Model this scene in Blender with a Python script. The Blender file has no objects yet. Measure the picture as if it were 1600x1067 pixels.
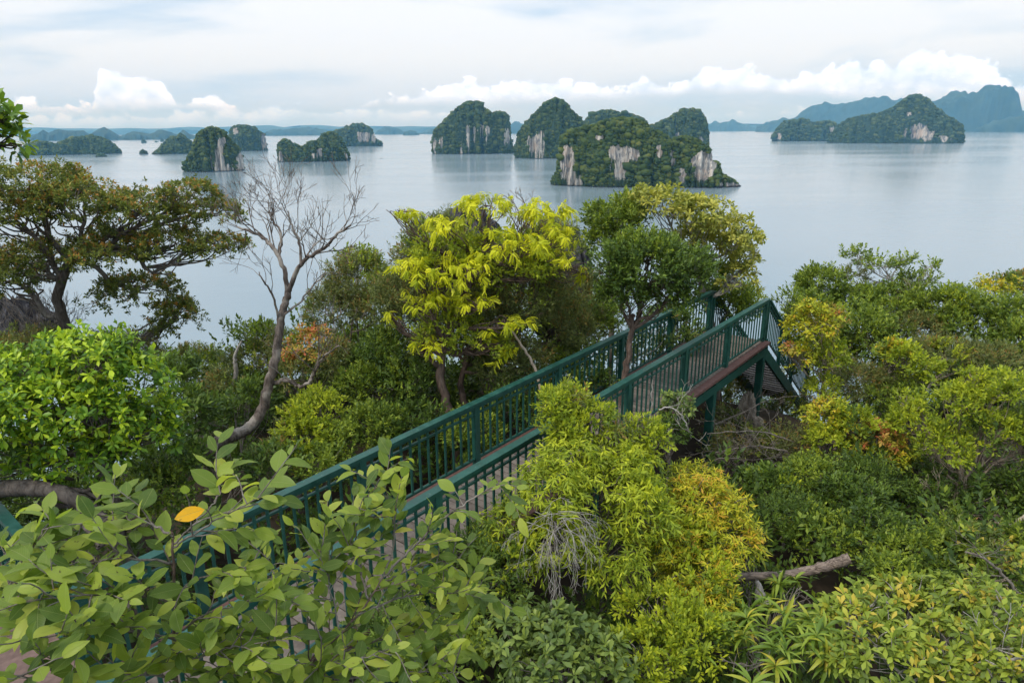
import bpy, math, random
import numpy as np
from mathutils import Matrix, Vector

random.seed(7)
RNG = np.random.default_rng(7)
sc = bpy.context.scene
COL = sc.collection

# ------------------------------------------------------------------ camera
F = 1067.0                                   # focal length for a 1600 px wide picture (24 mm lens)
PITCH = math.atan((533.5 - 201) / F)
ROLL = math.radians(0.4)
FW = np.array([0, math.cos(PITCH), -math.sin(PITCH)])
UP0 = np.array([0, math.sin(PITCH), math.cos(PITCH)])
RT0 = np.array([1.0, 0, 0])
cR, sR = math.cos(ROLL), math.sin(ROLL)
RT = RT0 * cR - UP0 * sR
UP = RT0 * sR + UP0 * cR
SEA = -110.0                                 # sea level below the viewpoint
cd = bpy.data.cameras.new('camera')
cam = bpy.data.objects.new('camera', cd)
COL.objects.link(cam)
cam.matrix_world = Matrix(((RT[0], UP[0], -FW[0], 0), (RT[1], UP[1], -FW[1], 0),
                           (RT[2], UP[2], -FW[2], 0), (0, 0, 0, 1)))
cd.lens = 24; cd.sensor_width = 36; cd.clip_start = 0.1; cd.clip_end = 90000
sc.camera = cam


def ray(px, py):
    return RT * (px - 800) + UP * (533.5 - py) + FW * F


def at(px, py, Y):
    """the point Y metres ahead of the viewpoint that the photograph shows at (px, py)"""
    r = ray(px, py)
    return r * (Y / r[1])


def mpp(P):
    """metres covered by one photograph pixel at point P"""
    return float(np.dot(P, FW)) / F


def proj(P):
    P = np.asarray(P)
    d = P @ FW
    return 800 + (P @ RT) / d * F, 533.5 - (P @ UP) / d * F


# ------------------------------------------------------------------ world, sun, exposure
SUN_EL, SUN_AZ = math.radians(52), math.radians(-128)     # azimuth clockwise from +Y: behind and to the left
sun_dir = Vector((math.sin(SUN_AZ) * math.cos(SUN_EL), math.cos(SUN_AZ) * math.cos(SUN_EL), math.sin(SUN_EL)))
sd = bpy.data.lights.new('sun', 'SUN'); sd.energy = 1.5; sd.angle = math.radians(10); sd.color = (1.0, 0.95, 0.87)
so = bpy.data.objects.new('sun', sd); COL.objects.link(so)
so.rotation_euler = sun_dir.to_track_quat('Z', 'Y').to_euler()

sc.render.engine = 'CYCLES'
sc.view_settings.view_transform = 'Standard'; sc.view_settings.look = 'None'
sc.view_settings.gamma = 1; sc.view_settings.use_curve_mapping = False
sc.view_settings.exposure = 0.35
cy = sc.cycles
cy.max_bounces = 5; cy.diffuse_bounces = 2; cy.glossy_bounces = 2; cy.transmission_bounces = 3
cy.volume_bounces = 0; cy.transparent_max_bounces = 4
cy.caustics_reflective = False; cy.caustics_refractive = False
cy.sample_clamp_indirect = 4
cy.use_denoising = True
try:
    cy.denoiser = 'OPENIMAGEDENOISE'; cy.denoising_prefilter = 'ACCURATE'
except Exception:
    pass


class NT:
    """a small node graph writer"""
    def __init__(s, tree): s.t = tree; tree.nodes.clear()
    def n(s, typ, **kw):
        nd = s.t.nodes.new(typ)
        for k, v in kw.items():
            if k.startswith('i_'):
                key = k[2:]
                key = int(key) if key.isdigit() else key.replace('_', ' ')
                s.put(nd.inputs[key], v)
            else: setattr(nd, k, v)
        return nd
    def put(s, sock, v):
        if hasattr(v, 'links') or isinstance(v, bpy.types.NodeSocket): s.t.links.new(v, sock)
        else: sock.default_value = v
    def m(s, op, a, b=0.0, c=None, clamp=False):
        nd = s.t.nodes.new('ShaderNodeMath'); nd.operation = op; nd.use_clamp = clamp
        s.put(nd.inputs[0], a); s.put(nd.inputs[1], b)
        if c is not None: s.put(nd.inputs[2], c)
        return nd.outputs[0]
    def mr(s, v, a, b, c=0.0, d=1.0, smooth=False):
        nd = s.t.nodes.new('ShaderNodeMapRange'); nd.clamp = True
        if smooth: nd.interpolation_type = 'SMOOTHSTEP'
        for i, q in enumerate((v, a, b, c, d)): s.put(nd.inputs[i], q)
        return nd.outputs[0]
    def mix(s, f, a, b, typ='MIX'):
        nd = s.t.nodes.new('ShaderNodeMix'); nd.data_type = 'RGBA'; nd.blend_type = typ
        s.put(nd.inputs[0], f)
        s.put(nd.inputs[6], a if not isinstance(a, tuple) else (*a, 1) if len(a) == 3 else a)
        s.put(nd.inputs[7], b if not isinstance(b, tuple) else (*b, 1) if len(b) == 3 else b)
        return nd.outputs[2]
    def noise(s, vec, scale, detail=4, rough=0.55, dist=0.0):
        nd = s.n('ShaderNodeTexNoise', i_Scale=scale, i_Detail=detail, i_Roughness=rough, i_Distortion=dist)
        if vec is not None: s.put(nd.inputs['Vector'], vec)
        return nd.outputs['Fac']
    def attr(s, name):
        return s.n('ShaderNodeAttribute', attribute_name=name).outputs['Fac']
    def ramp(s, f, stops):
        nd = s.n('ShaderNodeValToRGB'); e = nd.color_ramp.elements
        while len(e) < len(stops): e.new(0.5)
        for i, (p, c) in enumerate(stops): e[i].position = p; e[i].color = (*c, 1)
        s.put(nd.inputs[0], f); return nd.outputs[0]


w = bpy.data.worlds.new('World'); sc.world = w; w.use_nodes = True
w.cycles.sampling_method = 'MANUAL'; w.cycles.sample_map_resolution = 512
g = NT(w.node_tree)
tc = g.n('ShaderNodeTexCoord').outputs['Generated']
xyz = g.n('ShaderNodeSeparateXYZ', i_0=tc)
X, Y_, Z = xyz.outputs
az = g.m('ARCTAN2', X, Y_)
hl = g.m('SQRT', g.m('ADD', g.m('MULTIPLY', X, X), g.m('MULTIPLY', Y_, Y_)))
el = g.m('ARCTAN2', Z, hl)
sky = g.n('ShaderNodeTexSky', sky_type='NISHITA', sun_disc=False, sun_elevation=SUN_EL, sun_rotation=SUN_AZ,
          air_density=1.0, dust_density=2.0, ozone_density=1.5)
# high veil
sv = g.n('ShaderNodeMapping', i_Vector=tc, i_Scale=(1.0, 1.0, 5.0)).outputs[0]
n1 = g.noise(sv, 1.7, 5, 0.5, 0.6)
n2 = g.noise(sv, 5.0, 4, 0.5, 0.3)
veil = g.mr(g.m('ADD', g.m('MULTIPLY', n1, 0.75), g.m('MULTIPLY', n2, 0.25)), 0.41, 0.57, 0.0, 1.0, True)
hi = g.mr(el, 0.05, 0.16, 0.0, 1.0, True)
veil_col = g.mix(veil, (4.1, 5.5, 7.1), (7.4, 7.8, 8.3))
veil_fac = g.m('ADD', 0.78, g.m('MULTIPLY', hi, 0.12))
low = g.mr(el, 0.0, 0.10, 1.0, 0.0, True)
veil_col = g.mix(g.m('MULTIPLY', low, 0.75), veil_col, (4.4, 6.5, 9.6))
base_sky = g.mix(veil_fac, sky.outputs[0], veil_col)
# an overcast sky is brightest overhead
zen = g.mr(el, 0.22, 1.35, 1.0, 1.75)
base_sky = g.n('ShaderNodeVectorMath', operation='SCALE', i_0=base_sky, i_Scale=zen).outputs[0]
# banks of cumulus, traced as the height of their tops and bases along the horizon
AZ0, AZ1, ELS = -0.85, 0.85, 0.2


def sky_curve(pts):
    """pts: photograph pixels; gives elevation/ELS as a curve over azimuth"""
    out = []
    for px, py in pts:
        r = ray(px, py)
        a = math.atan2(r[0], r[1]); e = math.atan2(r[2], math.hypot(r[0], r[1]))
        out.append(((a - AZ0) / (AZ1 - AZ0), max(0.0, e / ELS)))
    nd = g.n('ShaderNodeFloatCurve')
    c = nd.mapping.curves[0]
    while len(c.points) < len(out): c.points.new(0.5, 0.5)
    for p, (x, y) in zip(c.points, out):
        p.location = (x, y); p.handle_type = 'VECTOR'
    nd.mapping.update()
    g.put(nd.inputs['Value'], g.mr(az, AZ0, AZ1))
    return g.m('MULTIPLY', nd.outputs[0], ELS)


def bank(col_in, tops, bases, amp, seed, bright, dark, soft=0.004, opac=1.0):
    T = sky_curve(tops); B = sky_curve(bases)
    v = g.n('ShaderNodeMapping', i_Vector=tc, i_Location=(seed, seed * 2, 0), i_Scale=(1, 1, 1.25)).outputs[0]
    v2 = g.n('ShaderNodeTexNoise', i_Vector=v, i_Scale=22.0, i_Detail=3.0, i_Roughness=0.6)
    vd = g.n('ShaderNodeVectorMath', operation='MULTIPLY_ADD', i_0=v2.outputs['Color'], i_1=(0.03, 0.03, 0.03), i_2=v).outputs[0]
    vo = g.n('ShaderNodeTexVoronoi', feature='SMOOTH_F1', i_Vector=vd, i_Scale=42.0, i_Smoothness=0.35)
    vo2 = g.n('ShaderNodeTexVoronoi', feature='SMOOTH_F1', i_Vector=vd, i_Scale=110.0, i_Smoothness=0.3)
    puff = g.m('SUBTRACT', 0.9, g.m('ADD', vo.outputs['Distance'], g.m('MULTIPLY', vo2.outputs['Distance'], 0.45)))
    fb = g.noise(v, 46, 8, 0.66)
    edge = g.m('ADD', g.m('MULTIPLY', g.m('SUBTRACT', puff, 0.50), amp), g.m('MULTIPLY', g.m('SUBTRACT', fb, 0.5), amp * 1.15))
    d = g.m('SUBTRACT', g.m('ADD', T, edge), el)
    a_top = g.mr(d, 0.0, soft, 0, 1, True)
    fb2 = g.noise(v, 14, 5, 0.6)
    d2 = g.m('SUBTRACT', el, g.m('ADD', B, g.m('MULTIPLY', g.m('SUBTRACT', fb2, 0.5), 0.022)))
    a_bot = g.mr(d2, -0.006, 0.010, 0, 1, True)
    al = g.m('MULTIPLY', g.m('MULTIPLY', a_top, a_bot), opac)
    thick = g.mr(d, 0.0, 0.05, 0, 1)
    lit = g.m('ADD', g.m('SUBTRACT', 1.0, g.m('MULTIPLY', thick, 0.75)), g.m('MULTIPLY', g.m('SUBTRACT', puff, 0.4), 1.1))
    lit = g.m('ADD', lit, g.m('MULTIPLY', g.m('SUBTRACT', fb, 0.5), 1.0), clamp=True)
    return g.mix(al, col_in, g.mix(lit, dark, bright))


c0 = bank(base_sky, [(0, 176), (60, 168), (110, 172), (200, 165), (300, 168), (400, 163), (430, 158), (450, 154), (480, 160), (500, 156),
                    (560, 162), (640, 166), (760, 170), (900, 178), (1100, 172), (1300, 160), (1600, 120)],
          [(0, 198), (300, 192), (600, 186), (900, 182), (1200, 180), (1600, 150)], 0.018, 3.1, (7.2, 9.0, 12.0), (5.4, 7.3, 10.4), 0.008, 0.75)
c1 = bank(c0, [(0, 150), (14, 146), (40, 144), (62, 152), (110, 158), (144, 152), (150, 100), (172, 98), (186, 99), (200, 117), (235, 112), (262, 130),
               (275, 150), (300, 148), (322, 136), (340, 136), (352, 153), (385, 163), (430, 196), (540, 196), (566, 150), (600, 146), (655, 136), (700, 124),
               (735, 112), (762, 128), (790, 119), (832, 113), (870, 118), (930, 122), (978, 132), (988, 118), (1005, 110),
               (1025, 113), (1050, 127), (1066, 122), (1085, 103), (1102, 93), (1122, 92), (1140, 112), (1160, 93), (1172, 92), (1192, 109), (1215, 103),
               (1240, 118), (1262, 101), (1310, 98), (1330, 82), (1380, 92), (1425, 76), (1448, 56), (1464, 74), (1500, 78), (1535, 82), (1556, 88),
               (1570, 110), (1640, 128)],
          [(0, 178), (140, 176), (200, 172), (280, 170), (400, 174), (450, 178), (560, 164), (700, 160), (900, 156), (1060, 150), (1100, 145), (1200, 143),
           (1300, 150), (1400, 158), (1560, 160), (1640, 170)],
          0.017, 0.0, (8.8, 9.9, 11.8), (5.7, 7.0, 8.9), 0.006)
WORLD = 0.11
bg = g.n('ShaderNodeBackground', i_Color=c1, i_Strength=WORLD)
g.n('ShaderNodeOutputWorld', i_Surface=bg.outputs[0])

# ------------------------------------------------------------------ materials


def new_mat(name):
    m = bpy.data.materials.new(name); m.use_nodes = True
    return m, NT(m.node_tree)


def finish(m, gg, shader, disp=None):
    o = gg.n('ShaderNodeOutputMaterial'); gg.t.links.new(shader, o.inputs['Surface'])
    return m


def bump(gg, h, strength, dist):
    return gg.n('ShaderNodeBump', i_Height=h, i_Strength=strength, i_Distance=dist).outputs[0]


def leaf_mat(name, stops, rough=0.45, trans=0.35, veins=False, spec=0.4, tcol=(1.25, 1.3, 0.55), gain=1.30):
    spec *= 0.55; rough += 0.06; trans *= 0.85
    """leaf colours picked by each leaf's own 'rnd' value"""
    m, q = new_mat(name)
    r = q.attr('rnd')
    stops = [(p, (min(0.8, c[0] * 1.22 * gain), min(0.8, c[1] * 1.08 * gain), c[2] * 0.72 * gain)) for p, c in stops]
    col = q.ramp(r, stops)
    nrm = None
    if veins:
        uv = q.n('ShaderNodeUVMap', uv_map='uv').outputs[0]
        s = q.n('ShaderNodeSeparateXYZ', i_0=uv)
        u, v = s.outputs[0], s.outputs[1]
        av = q.m('ABSOLUTE', q.m('SUBTRACT', u, 0.5))
        mid = q.mr(av, 0.0, 0.035, 1.0, 0.0, True)
        ph = q.m('MULTIPLY', q.m('SUBTRACT', v, q.m('MULTIPLY', av, 0.55)), 13.0)
        tri = q.m('ABSOLUTE', q.m('SUBTRACT', q.m('FRACT', ph), 0.5))
        sv = q.mr(tri, 0.0, 0.10, 1.0, 0.0, True)
        vv = q.m('MAXIMUM', mid, q.m('MULTIPLY', sv, 0.5))
        col = q.mix(q.m('MULTIPLY', vv, 0.75), col, q.mix(0.55, col, (0.42, 0.46, 0.16)))
        tc_ = q.n('ShaderNodeTexCoord').outputs['Object']
        wn = q.noise(q.n('ShaderNodeVectorMath', operation='ADD', i_0=tc_, i_1=q.n('ShaderNodeCombineXYZ', i_0=q.m('MULTIPLY', r, 37)).outputs[0]).outputs[0], 3.0, 5, 0.6)
        col = q.mix(q.mr(wn, 0.35, 0.7, 0, 0.35), col, q.mix(0.5, col, (0.30, 0.33, 0.06)))
        sp = q.mr(wn, 0.66, 0.70, 0, 0.85)
        col = q.mix(sp, col, (0.07, 0.045, 0.02))
        nrm = bump(q, q.m('SUBTRACT', q.m('MULTIPLY', wn, 0.6), q.m('MULTIPLY', vv, 0.9)), 0.5, 0.004)
    geo = q.n('ShaderNodeNewGeometry')
    col = q.mix(q.m('MULTIPLY', geo.outputs['Backfacing'], 0.30), col, q.mix(0.5, col, (0.33, 0.38, 0.22)))
    b = q.n('ShaderNodeBsdfPrincipled', i_Base_Color=col, i_Roughness=rough)
    b.inputs['Specular IOR Level'].default_value = spec
    t = q.n('ShaderNodeBsdfTranslucent', i_Color=q.mix(1.0, col, tcol, 'MULTIPLY'))
    if nrm is not None:
        q.put(b.inputs['Normal'], nrm)
    mx = q.n('ShaderNodeMixShader', i_0=trans, i_1=b.outputs[0], i_2=t.outputs[0])
    return finish(m, q, mx.outputs[0])


def bark_mat(name, c1, c2, c3=None, scale=14.0, stretch=0.25, sx=1.0):
    m, q = new_mat(name)
    o = q.n('ShaderNodeTexCoord').outputs['Object']
    v = q.n('ShaderNodeMapping', i_Vector=o, i_Scale=(sx, 1, stretch)).outputs[0]
    n = q.noise(v, scale, 6, 0.65, 0.6)
    n2 = q.noise(o, scale * 0.25, 3, 0.5)
    col = q.mix(q.mr(n, 0.35, 0.65), c1, c2)
    if c3: col = q.mix(q.mr(n2, 0.5, 0.62), col, c3)
    b = q.n('ShaderNodeBsdfPrincipled', i_Base_Color=col, i_Roughness=0.85, i_Normal=bump(q, n, 0.9, 0.03))
    b.inputs['Specular IOR Level'].default_value = 0.2
    return finish(m, q, b.outputs[0])


def simple_mat(name, c1, c2, scale=8, rough=0.6, bumpd=0.0, spec=0.4, per_object=0.0, stretch=(1, 1, 1)):
    m, q = new_mat(name)
    o = q.n('ShaderNodeTexCoord').outputs['Object']
    v = q.n('ShaderNodeMapping', i_Vector=o, i_Scale=stretch).outputs[0]
    n = q.noise(v, scale, 6, 0.6)
    f = q.mr(n, 0.3, 0.7)
    if per_object:
        rr = q.n('ShaderNodeObjectInfo').outputs['Random']
        f = q.m('ADD', q.m('MULTIPLY', f, 1 - per_object), q.m('MULTIPLY', rr, per_object))
    col = q.mix(f, c1, c2)
    b = q.n('ShaderNodeBsdfPrincipled', i_Base_Color=col, i_Roughness=rough)
    b.inputs['Specular IOR Level'].default_value = spec
    if bumpd: q.put(b.inputs['Normal'], bump(q, n, 0.6, bumpd))
    return finish(m, q, b.outputs[0])


M = {}
# stops: (position, base colour)
M['big'] = leaf_mat('large_leaf', [(0, (0.036, 0.080, 0.020)), (0.3, (0.085, 0.150, 0.032)), (0.6, (0.150, 0.230, 0.048)), (0.85, (0.24, 0.32, 0.065)), (0.97, (0.31, 0.37, 0.09)), (1, (0.40, 0.35, 0.05))], 0.38, 0.55, True, 0.7)
M['yellow_leaf'] = leaf_mat('fallen_yellow_leaf', [(0, (0.55, 0.29, 0.012)), (1, (0.55, 0.29, 0.012))], 0.45, 0.35, True, 0.3, (1, 0.9, 0.6))
M['bright'] = leaf_mat('bright_green_leaf', [(0, (0.020, 0.055, 0.010)), (0.35, (0.045, 0.11, 0.016)), (0.7, (0.12, 0.23, 0.02)), (0.95, (0.30, 0.42, 0.03))], 0.33, 0.3, False, 0.5)
M['deep'] = leaf_mat('deep_green_leaf', [(0, (0.018, 0.040, 0.012)), (0.6, (0.040, 0.080, 0.018)), (1, (0.10, 0.165, 0.028))], 0.38, 0.25, False, 0.5)
M['mid'] = leaf_mat('mid_green_leaf', [(0, (0.026, 0.054, 0.014)), (0.5, (0.068, 0.120, 0.022)), (1, (0.19, 0.26, 0.035))], 0.42, 0.3, False, 0.45)
M['olive'] = leaf_mat('olive_leaf', [(0, (0.024, 0.042, 0.014)), (0.5, (0.062, 0.092, 0.024)), (0.8, (0.13, 0.165, 0.038)), (0.97, (0.21, 0.20, 0.05)), (1, (0.28, 0.15, 0.05))], 0.42, 0.28, False, 0.45)
M['khaki'] = leaf_mat('khaki_leaf', [(0, (0.022, 0.036, 0.018)), (0.5, (0.072, 0.100, 0.044)), (0.94, (0.16, 0.195, 0.08)), (1, (0.20, 0.13, 0.05))], 0.5, 0.28, False, 0.4)
M['pale'] = leaf_mat('pale_green_leaf', [(0, (0.075, 0.105, 0.030)), (0.5, (0.17, 0.21, 0.05)), (1, (0.33, 0.34, 0.09))], 0.42, 0.3, False, 0.45)
M['yellow'] = leaf_mat('yellow_green_leaf', [(0, (0.10, 0.17, 0.014)), (0.35, (0.27, 0.34, 0.018)), (1, (0.49, 0.53, 0.03))], 0.45, 0.38, False, 0.3, (1.1, 1.1, 0.6))
M['golden'] = leaf_mat('golden_leaf', [(0, (0.06, 0.11, 0.02)), (0.4, (0.16, 0.22, 0.022)), (0.72, (0.31, 0.35, 0.028)), (0.93, (0.39, 0.36, 0.035)), (1, (0.39, 0.27, 0.045))], 0.42, 0.35, False, 0.4, (1.1, 1.0, 0.6))
M['orange'] = leaf_mat('orange_leaf', [(0, (0.09, 0.14, 0.025)), (0.45, (0.22, 0.24, 0.04)), (0.75, (0.33, 0.23, 0.07)), (1, (0.36, 0.12, 0.08))], 0.45, 0.35, False, 0.4, (1.1, 1.0, 0.7))
M['lime'] = leaf_mat('lime_leaf', [(0, (0.07, 0.11, 0.015)), (0.5, (0.15, 0.22, 0.022)), (1, (0.30, 0.36, 0.03))], 0.42, 0.35, False, 0.4)
M['strap'] = leaf_mat('strap_leaf', [(0, (0.035, 0.075, 0.015)), (0.5, (0.085, 0.15, 0.025)), (0.9, (0.17, 0.24, 0.035)), (1, (0.30, 0.29, 0.05))], 0.35, 0.25, False, 0.5)
M['spoon'] = leaf_mat('spoon_leaf', [(0, (0.05, 0.085, 0.022)), (0.5, (0.11, 0.17, 0.035)), (0.9, (0.22, 0.29, 0.05)), (1, (0.34, 0.30, 0.06))], 0.42, 0.3, False, 0.45)
M['glossy'] = leaf_mat('glossy_dark_leaf', [(0, (0.03, 0.055, 0.02)), (0.6, (0.065, 0.11, 0.035)), (1, (0.14, 0.20, 0.05))], 0.35, 0.2, False, 0.5)

M['bark_grey'] = bark_mat('grey_bark', (0.07, 0.058, 0.048), (0.27, 0.235, 0.20), (0.17, 0.14, 0.115))
M['bark_dark'] = bark_mat('dark_bark', (0.045, 0.036, 0.030), (0.15, 0.125, 0.105))
M['bark_red'] = bark_mat('reddish_bark', (0.07, 0.048, 0.038), (0.22, 0.155, 0.12))
M['bark_dead'] = bark_mat('dead_wood', (0.055, 0.04, 0.032), (0.40, 0.31, 0.25), (0.20, 0.155, 0.13), 34, 1.0, 0.12)
M['bark_white'] = bark_mat('bleached_wood', (0.22, 0.19, 0.16), (0.50, 0.46, 0.41))
M['bark_pale'] = bark_mat('pale_bark', (0.24, 0.18, 0.13), (0.46, 0.38, 0.29))
M['paint'] = simple_mat('green_paint', (0.004, 0.046, 0.033), (0.018, 0.100, 0.074), 7, 0.42, 0.002, 0.5, 0.25, (1, 1, 0.3))


def paint_mat():
    m, q = new_mat('green_paint')
    geo = q.n('ShaderNodeNewGeometry'); o = geo.outputs['Position']
    rnd = q.n('ShaderNodeObjectInfo').outputs['Random']
    n = q.noise(o, 6, 6, 0.6)
    col = q.mix(q.m('ADD', q.m('MULTIPLY', q.mr(n, 0.3, 0.7), 0.7), q.m('MULTIPLY', rnd, 0.3)), (0.004, 0.046, 0.033), (0.018, 0.100, 0.074))
    scuff = q.noise(q.n('ShaderNodeMapping', i_Vector=o, i_Scale=(1, 1, 3)).outputs[0], 23, 6, 0.7)
    col = q.mix(q.mr(scuff, 0.60, 0.68, 0, 0.55), col, (0.13, 0.20, 0.17))
    rust = q.noise(o, 11, 6, 0.75)
    col = q.mix(q.mr(rust, 0.665, 0.70, 0, 0.85), col, (0.085, 0.040, 0.020))
    b = q.n('ShaderNodeBsdfPrincipled', i_Base_Color=col, i_Roughness=q.mr(n, 0.3, 0.7, 0.36, 0.60), i_Normal=bump(q, scuff, 0.35, 0.004))
    return finish(m, q, b.outputs[0])


M['paint'] = paint_mat()
M['board'] = simple_mat('red_brown_board', (0.075, 0.036, 0.030), (0.165, 0.085, 0.068), 14, 0.7, 0.004, 0.3, 0.2)
M['plank'] = simple_mat('weathered_plank', (0.062, 0.048, 0.038), (0.22, 0.18, 0.15), 10, 0.75, 0.004, 0.3, 0.5)
M['plank_red'] = simple_mat('reddish_plank', (0.09, 0.055, 0.045), (0.26, 0.17, 0.14), 10, 0.7, 0.004, 0.3, 0.4)
M['tread'] = simple_mat('weathered_tread', (0.16, 0.135, 0.12), (0.36, 0.32, 0.29), 9, 0.8, 0.004, 0.2, 0.5)
M['soil'] = simple_mat('forest_floor', (0.018, 0.014, 0.010), (0.060, 0.046, 0.032), 1.3, 0.95, 0.05, 0.1)


def karst_mat():
    m, q = new_mat('karst_rock')
    o = q.n('ShaderNodeTexCoord').outputs['Object']
    v = q.n('ShaderNodeMapping', i_Vector=o, i_Scale=(1, 1, 0.28)).outputs[0]
    n = q.noise(v, 5.0, 8, 0.7, 0.6)
    n2 = q.noise(o, 1.6, 4, 0.6)
    col = q.ramp(n, [(0.3, (0.018, 0.018, 0.022)), (0.5, (0.065, 0.063, 0.070)), (0.68, (0.20, 0.195, 0.20))])
    col = q.mix(q.mr(n2, 0.55, 0.7, 0, 0.5), col, (0.12, 0.095, 0.08))
    b = q.n('ShaderNodeBsdfPrincipled', i_Base_Color=col, i_Roughness=0.9, i_Normal=bump(q, n, 1.0, 0.12))
    b.inputs['Specular IOR Level'].default_value = 0.2
    return finish(m, q, b.outputs[0])


def island_mat(name, scale, far=False):
    """limestone cliffs where 'rock' is high, scrub elsewhere, dark wet band at the waterline"""
    m, q = new_mat(name)
    o = q.n('ShaderNodeTexCoord').outputs['Object']
    v = q.n('ShaderNodeMapping', i_Vector=o, i_Scale=(1, 1, 0.22)).outputs[0]
    n = q.noise(v, 0.075 * scale, 8, 0.68, 0.8)
    n2 = q.noise(o, 0.022 * scale, 5, 0.6, 0.5)
    rock = q.ramp(n, [(0.30, (0.035, 0.035, 0.040)), (0.42, (0.15, 0.14, 0.135)), (0.52, (0.40, 0.36, 0.31)), (0.66, (0.68, 0.62, 0.54)), (0.8, (0.76, 0.70, 0.61))])
    rock = q.mix(q.mr(n2, 0.55, 0.65, 0, 0.5), rock, (0.46, 0.33, 0.24))
    rock = q.mix(q.mr(n2, 0.46, 0.36, 0, 0.75), rock, (0.12, 0.12, 0.125))
    n3 = q.noise(o, 0.16 * scale, 5, 0.7)
    veg = q.mix(q.mr(n3, 0.35, 0.65), (0.016, 0.030, 0.012), (0.050, 0.075, 0.022))
    r = q.m('ADD', q.attr('rock'), q.m('MULTIPLY', q.m('SUBTRACT', n3, 0.5), 0.9))
    col = q.mix(q.mr(r, 0.42, 0.56), veg, rock)
    wet = q.mr(q.attr('height'), 1.5, 4.5, 1.0, 0.0)
    col = q.mix(wet, col, (0.030, 0.027, 0.028))
    b = q.n('ShaderNodeBsdfPrincipled', i_Base_Color=col, i_Roughness=0.9, i_Normal=bump(q, n, 0.8, 3.0 / scale))
    b.inputs['Specular IOR Level'].default_value = 0.15
    return finish(m, q, b.outputs[0])


M['karst'] = karst_mat()
M['canopy'] = leaf_mat('island_canopy', [(0, (0.014, 0.030, 0.014)), (0.45, (0.036, 0.062, 0.022)), (0.8, (0.066, 0.092, 0.030)), (1, (0.105, 0.120, 0.040))], 0.7, 0.1, False, 0.15)
M['hill'] = simple_mat('far_forest', (0.020, 0.035, 0.018), (0.050, 0.070, 0.030), 0.004, 0.95, 0, 0.1)


def sea_mat():
    m, q = new_mat('sea_water')
    o = q.n('ShaderNodeTexCoord').outputs['Object']
    big = q.noise(q.n('ShaderNodeMapping', i_Vector=o, i_Rotation=(0, 0, 0.25), i_Scale=(0.35, 1.4, 1)).outputs[0], 0.0016, 5, 0.55, 0.8)
    band = q.mr(big, 0.40, 0.62)
    w1 = q.noise(q.n('ShaderNodeMapping', i_Vector=o, i_Rotation=(0, 0, 0.3), i_Scale=(0.6, 1.4, 1)).outputs[0], 0.35, 5, 0.6)
    w2 = q.noise(o, 0.06, 4, 0.6)
    h = q.m('ADD', q.m('MULTIPLY', w1, 0.35), q.m('MULTIPLY', w2, 0.65))
    nb = q.n('ShaderNodeBump', i_Height=h, i_Strength=q.m('ADD', 0.40, q.m('MULTIPLY', band, 0.15)), i_Distance=0.5)
    col = q.mix(band, (0.19, 0.25, 0.28), (0.215, 0.275, 0.305))
    b = q.n('ShaderNodeBsdfPrincipled', i_Base_Color=col, i_Roughness=q.m('ADD', 0.13, q.m('MULTIPLY', band, 0.07)), i_Normal=nb.outputs[0])
    b.inputs['IOR'].default_value = 1.33
    return finish(m, q, b.outputs[0])


M['sea'] = sea_mat()
M['buff'] = simple_mat('buff_limestone', (0.10, 0.08, 0.06), (0.42, 0.36, 0.29), 4, 0.9, 0.05, 0.1)

# ------------------------------------------------------------------ mesh helpers


def raw_mesh(name, V, T, attrs=None, smooth=True, uv=None, quads=False):
    me = bpy.data.meshes.new(name)
    V = np.ascontiguousarray(V, dtype=np.float32); T = np.ascontiguousarray(T, dtype=np.int32)
    k = T.shape[1]
    me.vertices.add(len(V)); me.vertices.foreach_set('co', V.ravel())
    me.loops.add(T.size); me.loops.foreach_set('vertex_index', T.ravel())
    me.polygons.add(len(T)); me.polygons.foreach_set('loop_start', np.arange(0, T.size, k, dtype=np.int32))
    me.polygons.foreach_set('use_smooth', np.full(len(T), smooth))
    for a, d in (attrs or {}).items():
        at_ = me.attributes.new(a, 'FLOAT', 'POINT'); at_.data.foreach_set('value', np.ascontiguousarray(d, dtype=np.float32))
    if uv is not None:
        l = me.uv_layers.new(name='uv'); l.data.foreach_set('uv', np.ascontiguousarray(uv[T.ravel()], dtype=np.float32).ravel())
    me.update(calc_edges=True)
    return me


def link(name, me, mat, parent=None, label=None, cat=None, group=None, kind=None):
    o = bpy.data.objects.new(name, me); COL.objects.link(o)
    if me is not None and mat is not None and not me.materials: me.materials.append(mat)
    if parent is not None: o.parent = parent
    tag(o, label, cat, group, kind)
    return o


def tag(o, label=None, cat=None, group=None, kind=None):
    if label: o['label'] = label
    if cat: o['category'] = cat
    if group: o['group'] = group
    if kind: o['kind'] = kind


def thing(name, label, cat, loc=(0, 0, 0), group=None):
    o = bpy.data.objects.new(name, None); COL.objects.link(o); o.location = tuple(float(v) for v in loc)
    o.empty_display_size = 0.3
    tag(o, label, cat, group)
    return o


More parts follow.
